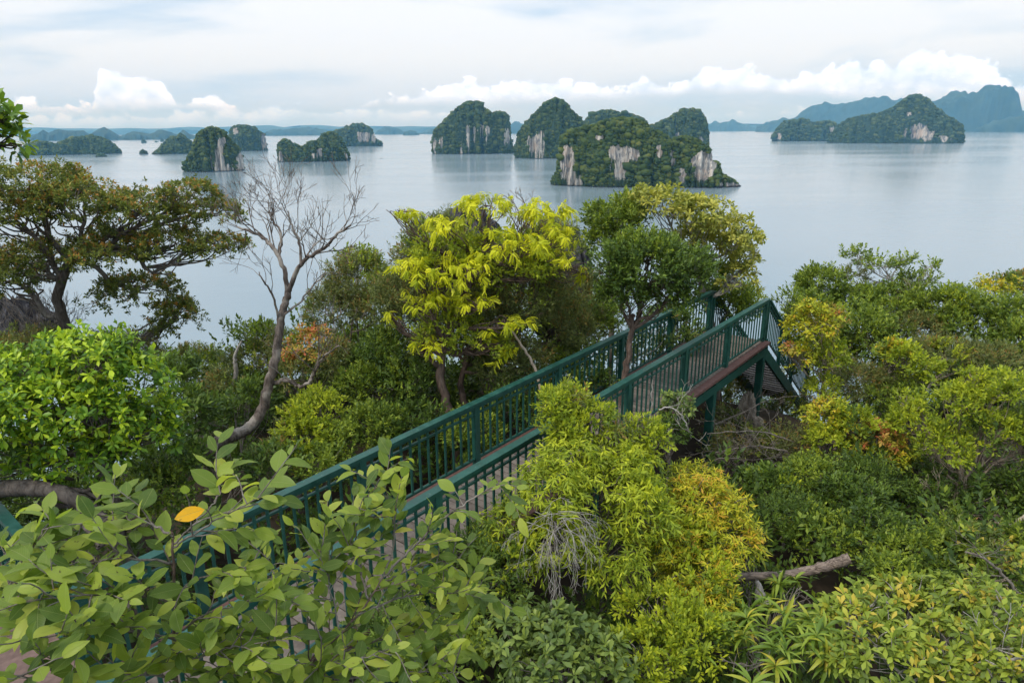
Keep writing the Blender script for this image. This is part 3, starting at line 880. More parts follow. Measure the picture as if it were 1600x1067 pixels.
GI = 'limestone islands in the bay'
island('limestone_island', 'nearest big limestone island with several pale cliffs and a low rocky point at right', 'island',
       [(860, 292), (862, 284), (866, 275), (874, 268), (876.5, 238), (878, 214), (889, 206), (903, 199), (915, 198), (928, 195), (940, 190), (953, 186), (968, 184), (982, 187), (996, 189), (1004, 194), (1011, 202),
        (1027, 207), (1036, 214), (1043, 220), (1054, 215), (1069, 213), (1085, 219), (1100, 230), (1106, 240), (1108, 251), (1116, 254), (1120, 262), (1122, 270), (1139, 278), (1150, 285), (1158, 291)], 293.5,
       [(886, 252, 10, 24), (973, 241, 22, 12), (971, 263, 9, 12), (1030, 237, 5, 8), (1051, 247, 4, 10), (1100, 258, 17, 20), (1066, 275, 6, 12), (900, 289, 12, 5), (1135, 289, 26, 3), (938, 215, 8, 4)],
       0.42, 4600, seed=11, res=(200, 70), blob=3.0, steep=0.40, group=GI)
island('limestone_island', 'tall domed limestone island with patchy cliffs, left of the sharper peaked one', 'island',
       [(676, 240), (676.5, 213), (681, 205), (688, 197), (697, 187), (707, 178), (716, 170), (727, 162), (738, 159), (747, 158.5), (757, 168), (769, 177), (780, 175), (789, 176), (795, 184), (797, 213), (800, 226), (804, 239)], 241,
       [(723, 228, 12, 13), (736, 204, 8, 9), (754, 206, 10, 9), (792, 212, 4, 11), (680, 229, 3, 10), (690, 222, 4, 4)], 0.6, 2200, seed=21, blob=2.2, steep=0.33, group=GI)
island('limestone_island', 'steep peaked limestone island with one broad pale cliff above the water', 'island',
       [(805, 246), (806, 232), (808, 217), (812, 205), (818, 196), (831, 182), (843, 170), (853, 160), (866, 154.5), (878, 157), (889, 170), (898, 179), (906, 184), (912, 200), (914, 246)], 248,
       [(846, 228, 19, 19), (866, 243, 18, 4), (822, 240, 6, 5)], 0.6, 1900, seed=31, blob=2.3, steep=0.36, group=GI)
island('limestone_island', 'long green saddle backed island rising behind the nearest one', 'island',
       [(900, 238), (906, 196), (915, 184), (925, 176), (945, 172), (970, 176), (985, 178), (1003, 186), (1012, 196), (1020, 195), (1040, 184), (1060, 173), (1075, 169.5), (1090, 174), (1099, 188), (1104, 208), (1107, 234)], 238,
       [(1058, 212, 4, 3), (1096, 222, 4, 8)], 0.3, 2200, seed=41, blob=2.3, steep=0.4, group=GI)
island('limestone_island', 'small cone shaped island with a pinkish cliff face, nearest on the left', 'island',
       [(287, 266), (290, 256), (298, 245), (304, 234), (310, 222), (316, 212), (322, 205), (337, 199), (349, 200), (360, 209), (366, 218), (372, 226), (378, 236), (382, 244), (382.5, 264)], 268.5,
       [(347, 222, 6, 7), (343, 236, 6, 12), (333, 252, 7, 10), (376, 250, 6, 13), (345, 264, 37, 5)], 0.7, 1600, seed=51, blob=2.2, steep=0.36, group=GI)
island('limestone_island', 'low double humped island with a white cliff foot, mid water on the left', 'island',
       [(434.5, 252), (436, 227), (441, 221), (448, 217), (457, 220), (465, 225), (475, 230), (484, 222), (498, 219), (508, 209), (523, 206), (535, 214), (542, 229), (546, 245)], 253,
       [(439, 245, 4, 9), (466, 250, 26, 3), (518, 245, 28, 5), (500, 236, 5, 4)], 0.5, 1400, seed=61, blob=2.0, steep=0.34, group=GI)
island('limestone_island', 'blocky flat topped island with a cliff on its right end, behind the cone island', 'island',
       [(361, 232), (362, 207), (366, 199), (372, 196), (388, 195.5), (403, 199), (407, 206), (416, 209), (418.5, 234)], 236,
       [(413, 222, 5, 13), (368, 205, 4, 5)], 0.6, 700, seed=71, res=(70, 34), blob=1.7, steep=0.25, group=GI)
island('limestone_island', 'dark hazy island sloping into a low spit at its right, far left of centre', 'island',
       [(521, 226), (523, 205), (531, 203), (542, 201), (554, 193.5), (569, 193.5), (578, 198), (583, 202), (587, 216), (592, 220), (598, 224)], 229,
       [(566, 214, 12, 7), (584, 216, 3, 6)], 0.5, 700, seed=81, res=(70, 34), blob=1.7, steep=0.3, group=GI)
island('wooded_island', 'pointed wooded islet between the long low island and the cone island', 'island',
       [(237, 240), (244, 236), (252, 230), (263, 219), (272, 215), (279, 213), (286.5, 208), (298, 218), (310, 229), (318, 240)], 241, [], 0.5, 700, seed=91, res=(70, 34), blob=1.8, steep=0.6, group=GI)
island('wooded_island', 'long low wooded island nearest the left edge of the bay', 'island',
       [(28, 241), (36, 231), (48, 225), (58, 221), (77, 221), (89, 225), (103, 220), (116, 215), (130, 214), (147, 212), (167, 215), (176, 222), (184, 229), (191, 238)], 242, [], 0.35, 1500, seed=101, blob=1.9, steep=0.6, group=GI)
island('wooded_island', 'large green island with a central peak and pink cliff, on the right', 'island',
       [(1293, 222), (1297, 211), (1304, 202), (1312, 192), (1320, 186), (1340, 181), (1356, 180), (1372, 176), (1386, 169), (1394, 162), (1402, 155), (1412, 149), (1421, 147), (1434, 152), (1444, 160), (1454, 170), (1470, 179), (1486, 188), (1494, 192), (1502, 202), (1505, 221)], 224.5,
       [(1436, 204, 14, 10), (1452, 214, 14, 8), (1475, 217, 10, 4), (1365, 219, 11, 3.5), (1416, 208, 4, 6), (1421, 178, 4, 2)], 0.5, 2600, seed=111, res=(150, 50), blob=2.0, steep=0.5, group=GI)
island('wooded_island', 'small lumpy green island touching the left of the large peaked one', 'island',
       [(1206, 219), (1208, 208), (1213, 200), (1222, 189), (1236, 188), (1249, 185), (1258, 188), (1266, 192), (1280, 190), (1291, 189), (1302, 194), (1306, 204), (1308, 218)], 221,
       [(1217, 213, 5, 4), (1279, 216, 13, 3.5), (1300, 202, 3, 5)], 0.5, 1100, seed=121, blob=1.9, steep=0.4, group=GI)
island('rock_islet', 'tiny round rock islet just left of the pointed wooded islet', 'island', [(217, 240), (220, 236), (224, 233), (229, 236), (232, 240)], 241, [], 0.7, 60, seed=131, res=(16, 12), blob=1.0, steep=0.4)
island('rock_islet', 'tiny flat rock islet below the right end of the long low island', 'island', [(148, 245), (152, 241), (158, 239.5), (164, 241), (168, 245)], 245.5, [], 0.7, 60, seed=132, res=(16, 12), blob=1.0, steep=0.4)
island('rock_islet', 'tiny dark rock far out, left of the pair of specks', 'island', [(220, 223), (222, 217.5), (226, 217), (230, 223)], 223.5, [], 0.7, 0, seed=133, res=(12, 10), steep=0.3)
island('rock_islet', 'farther of two rock specks above the pointed wooded islet', 'island', [(250, 221), (252, 216), (255, 217), (257, 221)], 221.5, [], 0.7, 0, seed=134, res=(12, 10), steep=0.3)
island('rock_islet', 'flattest of the rock specks above the pointed wooded islet', 'island', [(241, 222), (244, 220), (248, 222)], 222.5, [], 0.7, 0, seed=135, res=(12, 10), steep=0.3)
island('rock_islet', 'low hazy islet far out, left of the tall domed island', 'island', [(629, 211), (632, 206), (642, 204), (650, 205), (656, 211)], 211.5, [], 0.5, 0, seed=136, res=(24, 12), steep=0.3)


def hills(outline, base, seed, depth=0.25, steep=0.5):
    return island('hills', None, None, outline, base, kind='structure', seed=seed, depth=depth, nblob=0, res=(max(40, len(outline) * 6), 24), steep=steep, mat=M['hill'], far=True)


hills([(30, 221), (37, 214), (60, 210), (68, 206), (71, 203), (78, 209), (90, 203), (97, 202), (110, 206), (120, 205), (134, 205), (143, 211), (147, 207), (155, 203), (167, 200), (180, 207), (190, 215), (200, 209), (210, 205), (222, 208),
       (235, 210), (245, 207), (256, 203), (265, 208), (278, 212), (284, 208), (289, 203), (298, 210), (310, 214), (322, 216), (340, 219)], 219, 201)
hills([(410, 213), (417, 207), (427, 203), (445, 203), (465, 201), (484, 199), (500, 202), (516, 205), (530, 206)], 212, 202)
hills([(585, 211), (592, 204), (604, 198), (612, 198), (625, 204), (640, 208), (660, 207), (670, 203), (682, 200), (700, 204)], 210, 203, 0.2)
hills([(790, 209), (798, 196), (804, 190), (815, 193), (830, 199), (846, 206)], 208.5, 204)
hills([(1098, 205), (1104, 195), (1116, 190), (1122, 193), (1138, 189), (1144, 187.5), (1151, 191), (1160, 195), (1185, 196), (1200, 197), (1215, 202)], 205, 205, 0.2)
hills([(1180, 205), (1190, 200), (1205, 190), (1222, 187), (1240, 182), (1252, 174), (1262, 169), (1275, 165), (1300, 163), (1322, 163), (1335, 159), (1345, 157), (1362, 154), (1375, 154), (1385, 158), (1400, 155), (1420, 162), (1450, 170), (1490, 180), (1520, 205)], 205.5, 206, 0.25)
hills([(1380, 207), (1400, 190), (1425, 168), (1445, 160), (1460, 158), (1470, 153), (1484, 148), (1500, 150), (1513, 153), (1520, 145), (1532, 139), (1546, 135.5), (1558, 136), (1572, 139), (1580, 145), (1587, 165), (1592, 172), (1612, 176), (1660, 184), (1720, 204)], 206, 207, 0.25, 0.4)
hills([(1520, 205), (1535, 197), (1550, 190), (1575, 184), (1600, 180), (1680, 176), (1760, 200)], 206.5, 208, 0.25, 0.4)
far_pts = []
rg = np.random.default_rng(5)
for k in range(72):
    x = -200 + k * 28
    ridge = 199 - (x - 800) * 0.0075 - 1.5 - 5.5 * rg.uniform(0, 1) * (0.6 + 0.4 * math.sin(k * 0.35))
    far_pts.append((x, ridge))
far_pts[0] = (-200, 214); far_pts[-1] = (far_pts[-1][0], 198)
o = hills(far_pts, 206.6, 209, 0.05, 0.5)

# ------------------------------------------------------------------ footbridge
A0 = at(1200, 466, 16.3)                                                  # top of the near railing at the far end
D = unit(ray(1702, 177)); DH = unit(np.array([D[0], D[1], 0])); N = np.array([-DH[1], DH[0], 0])
RH = 1.08; WID = 1.42; BAY = 2.31
LEN = 16.6


def slopept(s, lat, z=0.0):
    """point on the bridge: s metres back from the far end, lat metres toward the far railing, z above the rail top"""
    return A0 - D * s + N * lat + np.array([0, 0, z])


def railing(T, off, a, b, posts, nbal, name='railing', endpost=(True, True), post_drop=0.12, first_bays=None, paint='paint'):
    """a..b: rail-top line; posts: parameters along it; parts hang under one handrail mesh"""
    a = np.asarray(a) - off; b = np.asarray(b) - off
    L = np.linalg.norm(b - a); d = (b - a) / L
    dh = unit(np.array([d[0], d[1], 0])); sd_ = np.cross(dh, UZ)
    bb = Bag()
    bb.bar(a + UZ * -0.025, b + UZ * -0.025, 0.125, 0.05, sd_)
    bb.bar(a + UZ * -0.078, b + UZ * -0.078, 0.07, 0.05, sd_)
    bb.bar(a + UZ * -0.20, b + UZ * -0.20, 0.035, 0.03, sd_)
    bb.bar(a + UZ * (-RH + 0.10), b + UZ * (-RH + 0.10), 0.045, 0.035, sd_)
    R = bb.build(name, M[paint], T)
    pm = None
    for i, t in enumerate(posts):
        p = a + d * t
        pb = Bag(); pb.bar(UZ * (-RH - post_drop), UZ * -0.052, 0.11, 0.085, dh); 
        if pm is None:
            o_ = pb.build('railing_post', M[paint], R); pm = o_.data
        else: o_ = link('railing_post', pm, None, R)
        o_.location = p
    bm_ = None
    ps = sorted(posts)
    for i in range(len(ps) - 1):
        n_ = max(1, int(round((ps[i + 1] - ps[i]) / BAY * nbal)))
        for k in range(1, n_ + 1):
            t = ps[i] + (ps[i + 1] - ps[i]) * k / (n_ + 1)
            p = a + d * t
            if bm_ is None:
                q = Bag(); q.bar(UZ * (-RH + 0.10), UZ * -0.1, 0.034, 0.022, dh)
                o_ = q.build('baluster', M[paint], R); bm_ = o_.data
            else: o_ = link('baluster', bm_, None, R)
            o_.location = p
    return R


br_off = slopept(LEN / 2, WID / 2, -RH)
BR = thing('footbridge', 'raised green painted footbridge with plank deck and slatted railings crossing the treetops', 'footbridge', br_off)
near_posts = [0.06] + [2.42, 4.6, 6.85, 9.2, 11.5, 13.8, 16.1]
railing(BR, br_off, slopept(0, 0), slopept(LEN - 0.2, 0), near_posts, 12)
far_posts = [0.06, 2.3, 4.6, 6.9, 9.2, 11.5, 13.8, 14.94]
railing(BR, br_off, slopept(0, WID), slopept(15.0, WID), far_posts, 12)
# deck planks
pw = 0.145; k = 0; pmesh = []
s = 0.0
while s < LEN:
    q = Bag(); hw = (WID + 0.02) / 2
    q.bar(N * -hw, N * hw, pw - 0.012, 0.035, DH)
    if len(pmesh) < 1:
        o_ = q.build('plank', M['plank'], BR); pmesh.append(o_.data)
    else: o_ = link('plank', pmesh[0], None, BR)
    o_.location = slopept(s + pw / 2, WID / 2, -RH - 0.02 + RNG.normal(0, 0.002)) - br_off
    s += pw
for lt in (-0.10, WID + 0.10):
    for s0, s1 in ((0, 5.0), (5.01, 10.0), (10.01, LEN - 0.02)):
        q = Bag(); q.bar(slopept(s0, lt, -RH - 0.03) - br_off, slopept(s1, lt, -RH - 0.03) - br_off, 0.17, 0.055, N)
        q.build('edge_board', M['board'], BR)
for lt in (-0.09, WID + 0.09):
    q = Bag(); q.bar(slopept(-0.0, lt, -RH - 0.24) - br_off, slopept(LEN, lt, -RH - 0.24) - br_off, 0.09, 0.20, N); q.build('beam', M['paint'], BR)
for i in range(27):
    s = 0.12 + i * 0.62
    if s > LEN: break
    q = Bag(); q.bar(slopept(s, -0.15, -RH - 0.097) - br_off, slopept(s, WID + 0.15, -RH - 0.097) - br_off, 0.10, 0.075, DH); q.build('joist', M['paint'], BR)
for s in (0.18, 3.2, 8.0, 12.5):
    for lt in (-0.05, WID + 0.05):
        p = slopept(s, lt, -RH - 0.345); gz = ground_z(p[0], p[1]) - 0.2
        q = Bag(); q.bar(np.array([p[0], p[1], gz]) - br_off, p - br_off, 0.16, 0.16, DH); q.build('support_post', M['paint'], BR)
    a_ = slopept(s, 0.19, -RH - 0.42); b_ = slopept(s, WID - 0.19, -RH - 1.35)
    q = Bag(); q.bar(a_ - br_off, b_ - br_off, 0.05, 0.05, DH); q.build('brace', M['paint'], BR)

# flight of steps going down beyond the far end
st_off = slopept(0, WID / 2, -RH)
ST = thing('staircase', 'green staircase with weathered wooden treads descending beyond the far end of the footbridge', 'staircase', st_off)
e_dn = math.radians(33)
az_dn = math.atan2(D[0], D[1]) - math.radians(2)
DD = np.array([math.sin(az_dn) * math.cos(e_dn), math.cos(az_dn) * math.cos(e_dn), -math.sin(e_dn)])
SL = 6.3
for lt in (0.0, WID):
    a_ = slopept(-0.05, lt, -0.01); b_ = a_ + DD * SL
    railing(ST, st_off, a_, b_, [0.06, 1.85, 3.7, SL - 0.06], 11, post_drop=0.1)
for lt in (0.0, WID):
    a_ = slopept(0.02, lt, -RH - 0.24); q = Bag(); q.bar(a_ - st_off, a_ + DD * SL - st_off, 0.08, 0.26, N); q.build('stringer', M['paint'], ST)
for i in range(21):
    c = slopept(-0.18, WID / 2, -RH - 0.20) + DD * (i * 0.285)
    q = Bag(); q.bar(c - N * (WID / 2 - 0.05) - st_off, c + N * (WID / 2 - 0.05) - st_off, 0.27, 0.04, DH); q.build('tread', M['tread'], ST)

# side walkway that leaves the footbridge at its near end, toward the left
cn = slopept(15.0, WID, 0)
e1 = ray(0, 797); e1 = e1 * ((cn[2] - 0.25) / e1[2])
dS = unit(e1 - cn); dSh = unit(np.array([dS[0], dS[1], 0])); nS = np.cross(UZ, dSh); nS = nS if nS[1] < 0 else -nS
SW = thing('side_walkway', 'green railed side walkway leaving the footbridge toward the left edge under the big leaves', 'walkway', cn - UZ * RH)
so_ = cn - UZ * RH; Ls = 5.5
railing(SW, so_, cn + dS * 0.02, cn + dS * Ls, [0.06, 1.7, 3.5, Ls - 0.06], 11)
railing(SW, so_, cn + nS * 1.5 + dS * 0.1, cn + nS * 1.5 + dS * Ls, [0.06, 1.7, 3.5, Ls - 0.06], 11)
s = 0.0; pm = None
while s < Ls:
    c = cn + dS * (s + 0.07) + nS * 0.75 - UZ * (RH + 0.02) - so_
    if pm is None:
        q = Bag(); q.bar(nS * -0.75, nS * 0.75, pw - 0.012, 0.035, dSh); o_ = q.build('plank', M['plank_red'], SW); pm = o_.data
    else: o_ = link('plank', pm, None, SW)
    o_.location = c
    s += pw
for t_ in (0.0, 1.5):
    q = Bag(); q.bar(cn + nS * t_ - UZ * (RH + 0.17) - so_, cn + nS * t_ + dS * Ls - UZ * (RH + 0.17) - so_, 0.09, 0.2, nS); q.build('beam', M['paint'], SW)
for t_, s_ in ((0.0, 0.3), (1.5, 0.3), (0.0, Ls - 0.3), (1.5, Ls - 0.3)):
    p = cn + nS * t_ + dS * s_ - UZ * (RH + 0.27); gz = ground_z(p[0], p[1]) - 0.2
    q = Bag(); q.bar(np.array([p[0], p[1], gz]) - so_, p - so_, 0.14, 0.14, dSh); q.build('support_post', M['paint'], SW)

# ------------------------------------------------------------------ rocks


def rock(name, label, px, py, Y, rx, ry, rz, seed, sub=5, mat='karst'):
    import bmesh
    bm = bmesh.new(); bmesh.ops.create_icosphere(bm, subdivisions=sub, radius=1.0)
    c = at(px, py, Y); m_ = mpp(c)
    V = np.array([v.co[:] for v in bm.verts]); T = np.array([[v.index for v in f.verts] for f in bm.faces]); bm.free()
    az_ = np.arctan2(V[:, 1], V[:, 0])
    n1_ = vnoise(az_ * 3 + 20, V[:, 2] * 0.8 + 20, 1.6, 1.0, seed); n2_ = vnoise(az_ * 3 + 20, V[:, 2] + 20, 5.5, 1.6, seed + 1); n3_ = vnoise(V[:, 0] * 9 + 30, V[:, 2] * 9 + V[:, 1] * 7 + 30, 1, 1, seed + 2)
    k_ = 1 + 0.20 * n1_ + 0.07 * n2_ + 0.05 * n3_
    P = V * k_[:, None] * np.array([rx * m_, rz, ry * m_])
    top = V[:, 2] > 0.2
    P[:, 2] += top * ry * m_ * 0.10 * np.maximum(0, vnoise(V[:, 0] * 4 + 10, V[:, 1] * 4 + 10, 1.3, 1.3, seed + 4))
    o_ = link(name, raw_mesh(name, P, T, smooth=False), M[mat], label=label, cat='rock'); o_.location = c
    return o_


rock('rock_pinnacle', 'grey fluted limestone pinnacle behind the yellow tree and the round green tree', 878, 455, 20, 46, 92, 1.6, 3)
rock('rock_pinnacle', 'dark limestone crag showing above the top of the yellow tree', 735, 405, 19, 55, 75, 1.5, 9)
rock('boulder', 'dark grey boulder at the left edge below the olive tree', 25, 545, 15.5, 60, 75, 1.2, 5)
rock('boulder', 'pale weathered boulder under the far end of the footbridge', 1165, 655, 16.0, 14, 42, 0.3, 6, 4, 'buff')
rock('boulder', 'small buff stone at the foot of the support post under the steps', 1184, 662, 15.4, 10, 12, 0.15, 7, 3, 'buff')

# ------------------------------------------------------------------ undergrowth


def undergrowth():
    """loose low scrub over the whole hilltop"""
    sp = SPEC['mid']; sd_ = SPEC['deep']
    n = 880
    yy = RNG.uniform(2.5, 33, n * 3); xx = (RNG.uniform(-1, 1, n * 3)) * (yy * 0.85 + 2)
    keep = np.ones(len(xx), bool)
    # keep the strip of the decks clear
    P = np.stack([xx, yy], -1) - A0[:2]; s = -(P @ DH[:2]); lt = P @ N[:2]
    keep &= ~((s > -1.5) & (s < 5.0) & (lt > -2.6) & (lt < 0.2))
    keep &= ~((s > -6) & (s < LEN + 0.5) & (lt > -0.35) & (lt < WID + 0.35))
    P2 = np.stack([xx, yy], -1) - cn[:2]; s2 = P2 @ dSh[:2]; l2 = P2 @ nS[:2]
    keep &= ~((s2 > -0.5) & (s2 < Ls + 0.3) & (l2 > -0.3) & (l2 < 1.8))
    xx, yy = xx[keep][:n], yy[keep][:n]
    gz = ground_z(xx, yy)
    rad = RNG.uniform(0.35, 1.0, len(xx)) * (0.6 + yy * 0.035)
    out = {'a': [], 'b': []}
    for i in range(len(xx)):
        ns = 13
        e = unit(RNG.normal(0, 1, (ns, 3)) + UZ * 0.9)
        c = np.array([xx[i], yy[i], gz[i] + rad[i] * RNG.uniform(0.2, 0.9)])
        p = c + e * rad[i] * np.array([1, 1, 1.1])
        out['a' if RNG.uniform() < 0.55 else 'b'].append((p, e, np.clip(RNG.normal(0.4, 0.2, ns), 0, 1)))
    for key, s_, nm in (('a', sp, 'undergrowth'), ('b', sd_, 'undergrowth')):
        p = np.concatenate([o[0] for o in out[key]]); e = np.concatenate([o[1] for o in out[key]]); r = np.concatenate([o[2] for o in out[key]])
        arr = sprig_leaves(s_, p, e, 1.9, r)
        o_ = put_leaves(s_, None, *arr, part=nm)
        tag(o_, 'low dense scrub covering the dark hillside under the trees' if key == 'a' else 'darker broad leaved scrub filling the gaps between the shrubs', 'undergrowth')


undergrowth()
# ------------------------------------------------------------------ bare wood


def grow(bag, p, d, L, r, depth, off, up=0.25, spread=0.55, nk=(2, 3), shrink=0.72, wob=0.12, minr=0.0035, tips=None):
    """recursive bare branching"""
    n = 4; pts = [p]; dd = d.copy()
    for i in range(n):
        dd = unit(dd + RNG.normal(0, wob, 3) + UZ * up * 0.12)
        pts.append(pts[-1] + dd * L / n)
    pts = np.array(pts)
    bag.tube(pts - off, np.linspace(r, max(minr, r * 0.62), n + 1), 5 if r > 0.02 else 3)
    if depth == 0:
        if tips is not None: tips.append((pts[-1], dd))
        return
    for k in range(RNG.integers(nk[0], nk[1] + 1)):
        nd = unit(dd + RNG.normal(0, spread, 3) + UZ * up * 0.5)
        st = pts[-1] if k < 2 else pts[RNG.integers(2, n + 1)]
        grow(bag, st, nd, L * shrink * RNG.uniform(0.7, 1.15), max(minr, r * 0.62), depth - 1, off, up, spread, nk, shrink, wob, minr, tips)


def limb(bag, pts, r0, r1, off, n=6, wob=0.006, sides=8):
    P, R_ = smooth_path([at(*q) for q in pts], n, wob, np.linspace(r0, r1, len(pts)))
    bag.tube(P - off, R_, sides)
    return P, R_


# the dead tree left of the bridge
foot = at(335, 760, 10.6); foot[2] = ground_z(foot[0], foot[1]) - 0.1
DTM = bark_mat('brown_grey_bark', (0.045, 0.034, 0.028), (0.20, 0.16, 0.135), (0.30, 0.26, 0.22), 16, 0.2)
DT = thing('dead_tree', 'bare dead tree with a curved grey trunk and fine leafless crown against the sea', 'dead tree', foot)
b = Bag()
tp_ = [(334, 800, 10.4), (330, 745, 10.4), (328, 705, 10.5), (345, 688, 10.7), (385, 671, 11.0), (408, 640, 11.2), (420, 600, 11.3), (430, 560, 11.4), (438, 505, 11.5), (447, 470, 11.6), (452, 452, 11.6)]
limb(b, tp_, 0.13, 0.055, foot, 6, 0.012, 12)
b.build('trunk', DTM, DT, True)
for pts, r0, r1, nt, dp in (
        ([(450, 462, 11.6), (444, 420, 11.6), (430, 392, 11.7), (412, 372, 11.8), (392, 362, 11.9), (372, 355, 12.0)], 0.045, 0.018, 9, 3),
        ([(451, 455, 11.6), (462, 425, 11.5), (478, 405, 11.4), (505, 388, 11.3), (528, 365, 11.2), (548, 352, 11.1)], 0.045, 0.015, 9, 3),
        ([(436, 398, 11.7), (440, 370, 11.8), (428, 345, 11.9), (420, 330, 12.0)], 0.026, 0.012, 6, 3),
        ([(470, 412, 11.45), (468, 380, 11.5), (455, 352, 11.5), (450, 330, 11.5)], 0.026, 0.012, 6, 3),
        ([(437, 505, 11.5), (425, 460, 11.3), (412, 440, 11.2), (405, 425, 11.2)], 0.022, 0.010, 3, 2),
        ([(440, 495, 11.5), (470, 470, 11.7), (495, 440, 11.9), (510, 425, 12.0)], 0.022, 0.010, 5, 3),
        ([(429, 598, 11.35), (448, 594, 11.3), (466, 604, 11.2), (484, 598, 11.1), (492, 580, 11.1), (505, 558, 11.0), (530, 540, 11.0)], 0.042, 0.012, 6, 3)):
    q = Bag(); P, R_ = limb(q, pts, r0, r1, foot, 5, 0.01, 7)
    for k in range(nt):
        i = int(len(P) * (0.35 + 0.65 * k / nt)); i = min(i, len(P) - 2)
        d_ = unit(P[i + 1] - P[i])
        grow(q, P[i], unit(d_ * 0.6 + RNG.normal(0, 0.5, 3) + UZ * 0.45), RNG.uniform(0.28, 0.5), R_[i] * 0.5, dp, foot, 0.4, 0.42, (2, 3), 0.74, 0.14, 0.0032)
    q.build('branch', DTM, DT, True)


def snag(name, label, cat, pts, r0, r1, mat, kids=0, depth=2, L=0.4, part='trunk', up=0.2, kr=0.5):
    o0 = at(*pts[0]); T = thing(name, label, cat, o0)
    q = Bag(); P, R_ = limb(q, pts, r0, r1, o0, 6, 0.008, 9); q.build(part, M[mat], T, True)
    if kids:
        q = Bag()
        for k in range(kids):
            i = RNG.integers(len(P) // 4, len(P) - 1)
            grow(q, P[i], unit(unit(P[i + 1] - P[i]) * 0.4 + RNG.normal(0, 0.7, 3)), L * RNG.uniform(0.6, 1.2), R_[i] * kr, depth, o0, up, 0.45, (2, 3), 0.72, 0.14)
        q.build('branch', M[mat], T, True)
    return T


snag('tree_snag', 'short bleached dead stem standing among shrubs left of the bare tree', 'dead tree', [(366, 600, 14), (368, 575, 14), (366, 560, 14), (371, 545, 14), (377, 533, 14)], 0.055, 0.02, 'bark_white')
snag('fallen_log', 'weathered broken log lying across the shrubs at lower right', 'log', [(1122, 905, 8.2), (1180, 900, 8.2), (1240, 896, 8.1), (1290, 884, 8.0), (1328, 872, 7.9)], 0.055, 0.078, 'bark_dead')
snag('tree_stump', 'small pale wedge of dead wood under the fallen log', 'stump', [(1194, 945, 7.7), (1188, 928, 7.8), (1183, 905, 7.9)], 0.12, 0.02, 'bark_white')
snag('leaning_trunk', 'thick grey trunk arching down behind the big leaves at the left edge', 'tree trunk', [(-60, 790, 7.6), (-20, 768, 7.6), (40, 762, 7.6), (90, 768, 7.6), (130, 788, 7.6), (158, 812, 7.6), (170, 850, 7.5)], 0.12, 0.075, 'bark_dark', 6, 1, 0.5)
snag('bare_branch', 'leaning pale brown pole under the yellow tree behind the far railing', 'branch', [(852, 700, 11.6), (850, 640, 11.7), (838, 582, 12.0), (815, 540, 12.2), (790, 505, 12.4)], 0.035, 0.02, 'bark_pale')
snag('dead_branch', 'crooked white dead branch hanging beside the near railing', 'branch', [(1030, 640, 10.2), (1045, 636, 10.2), (1062, 645, 10.2), (1072, 662, 10.2), (1080, 685, 10.2)], 0.014, 0.006, 'bark_white', 8, 2, 0.25)
snag('dead_branch', 'upright splintered white stick poking up through the near railing', 'branch', [(1016, 660, 10.6), (1018, 625, 10.6), (1020, 593, 10.6)], 0.018, 0.006, 'bark_white')
snag('dead_branch', 'thin orange brown dead limb at the right edge above the shrubs', 'branch', [(1640, 790, 9), (1600, 808, 9), (1580, 822, 9), (1560, 818, 9), (1555, 805, 9)], 0.035, 0.02, 'bark_pale', 3, 1, 0.25)
snag('dead_branch', 'curved grey dead branch arching among the pale shrubs at lower right', 'branch', [(1590, 925, 7.5), (1560, 890, 7.6), (1530, 868, 7.7), (1508, 862, 7.8)], 0.02, 0.012, 'bark_grey', 6, 2, 0.3)
snag('dead_branch', 'pale dead branch low at the right edge of the photo', 'branch', [(1650, 1020, 5.6), (1590, 1028, 5.6), (1540, 1032, 5.7), (1500, 1050, 5.7)], 0.02, 0.008, 'bark_white', 5, 2, 0.3)
snag('dead_branch', 'long thin grey branch crossing under the far end of the footbridge', 'branch', [(1110, 665, 14), (1160, 645, 14.2), (1200, 625, 14.5), (1250, 619, 14.8), (1290, 625, 15)], 0.016, 0.008, 'bark_grey', 5, 2, 0.35)
for i, (a, bq, lab) in enumerate((
        ((1240, 690, 13), (1105, 678, 12.6), 'uppermost of the low dead branches in the dark brush under the bridge'),
        ((1230, 705, 12.8), (1100, 712, 12.4), 'middle one of the low dead branches in the dark brush under the bridge'),
        ((1180, 735, 12.4), (1112, 718, 12.2), 'shortest of the low dead branches in the dark brush under the bridge'))):
    m1 = ((a[0] * 2 + bq[0]) / 3, (a[1] * 2 + bq[1]) / 3 - 10, a[2]); m2_ = ((a[0] + bq[0] * 2) / 3, (a[1] + bq[1] * 2) / 3 - 8, bq[2])
    snag('dead_branch', lab, 'branch', [a, m1, m2_, bq], 0.02, 0.008, 'bark_grey', 12, 2, 0.45, up=0.0)

# grey twig tangle in front of the drooping shrub
o0 = at(868, 815, 6.9); T = thing('twig_tangle', 'tangle of bare silvery twigs spilling over the front of the drooping shrub', 'dead twigs', o0)
q = Bag(); camdir = unit(-o0)
for k in range(26):
    th = RNG.uniform(-2.9, 0.5) if k % 4 else RNG.uniform(-3.1, 3.1)
    dv = unit(RT * math.cos(th) + UP * math.sin(th) * 1.1 + camdir * RNG.uniform(0.1, 0.7))
    st = o0 + RT * RNG.normal(0, 0.14) + UP * RNG.normal(0, 0.08) + camdir * 0.10
    grow(q, st, dv, RNG.uniform(0.2, 0.36), 0.0048, 3, o0, -0.7, 0.42, (2, 3), 0.74, 0.16, 0.0017)
q.build('branch', M['bark_white'], T, True)
q = Bag(); q.tube(smooth_path([o0 + UP * -1.3 - camdir * 0.5, o0 + UP * -0.6 - camdir * 0.3, o0]) - o0, 0.02, 6); q.build('stem', M['bark_grey'], T, True)

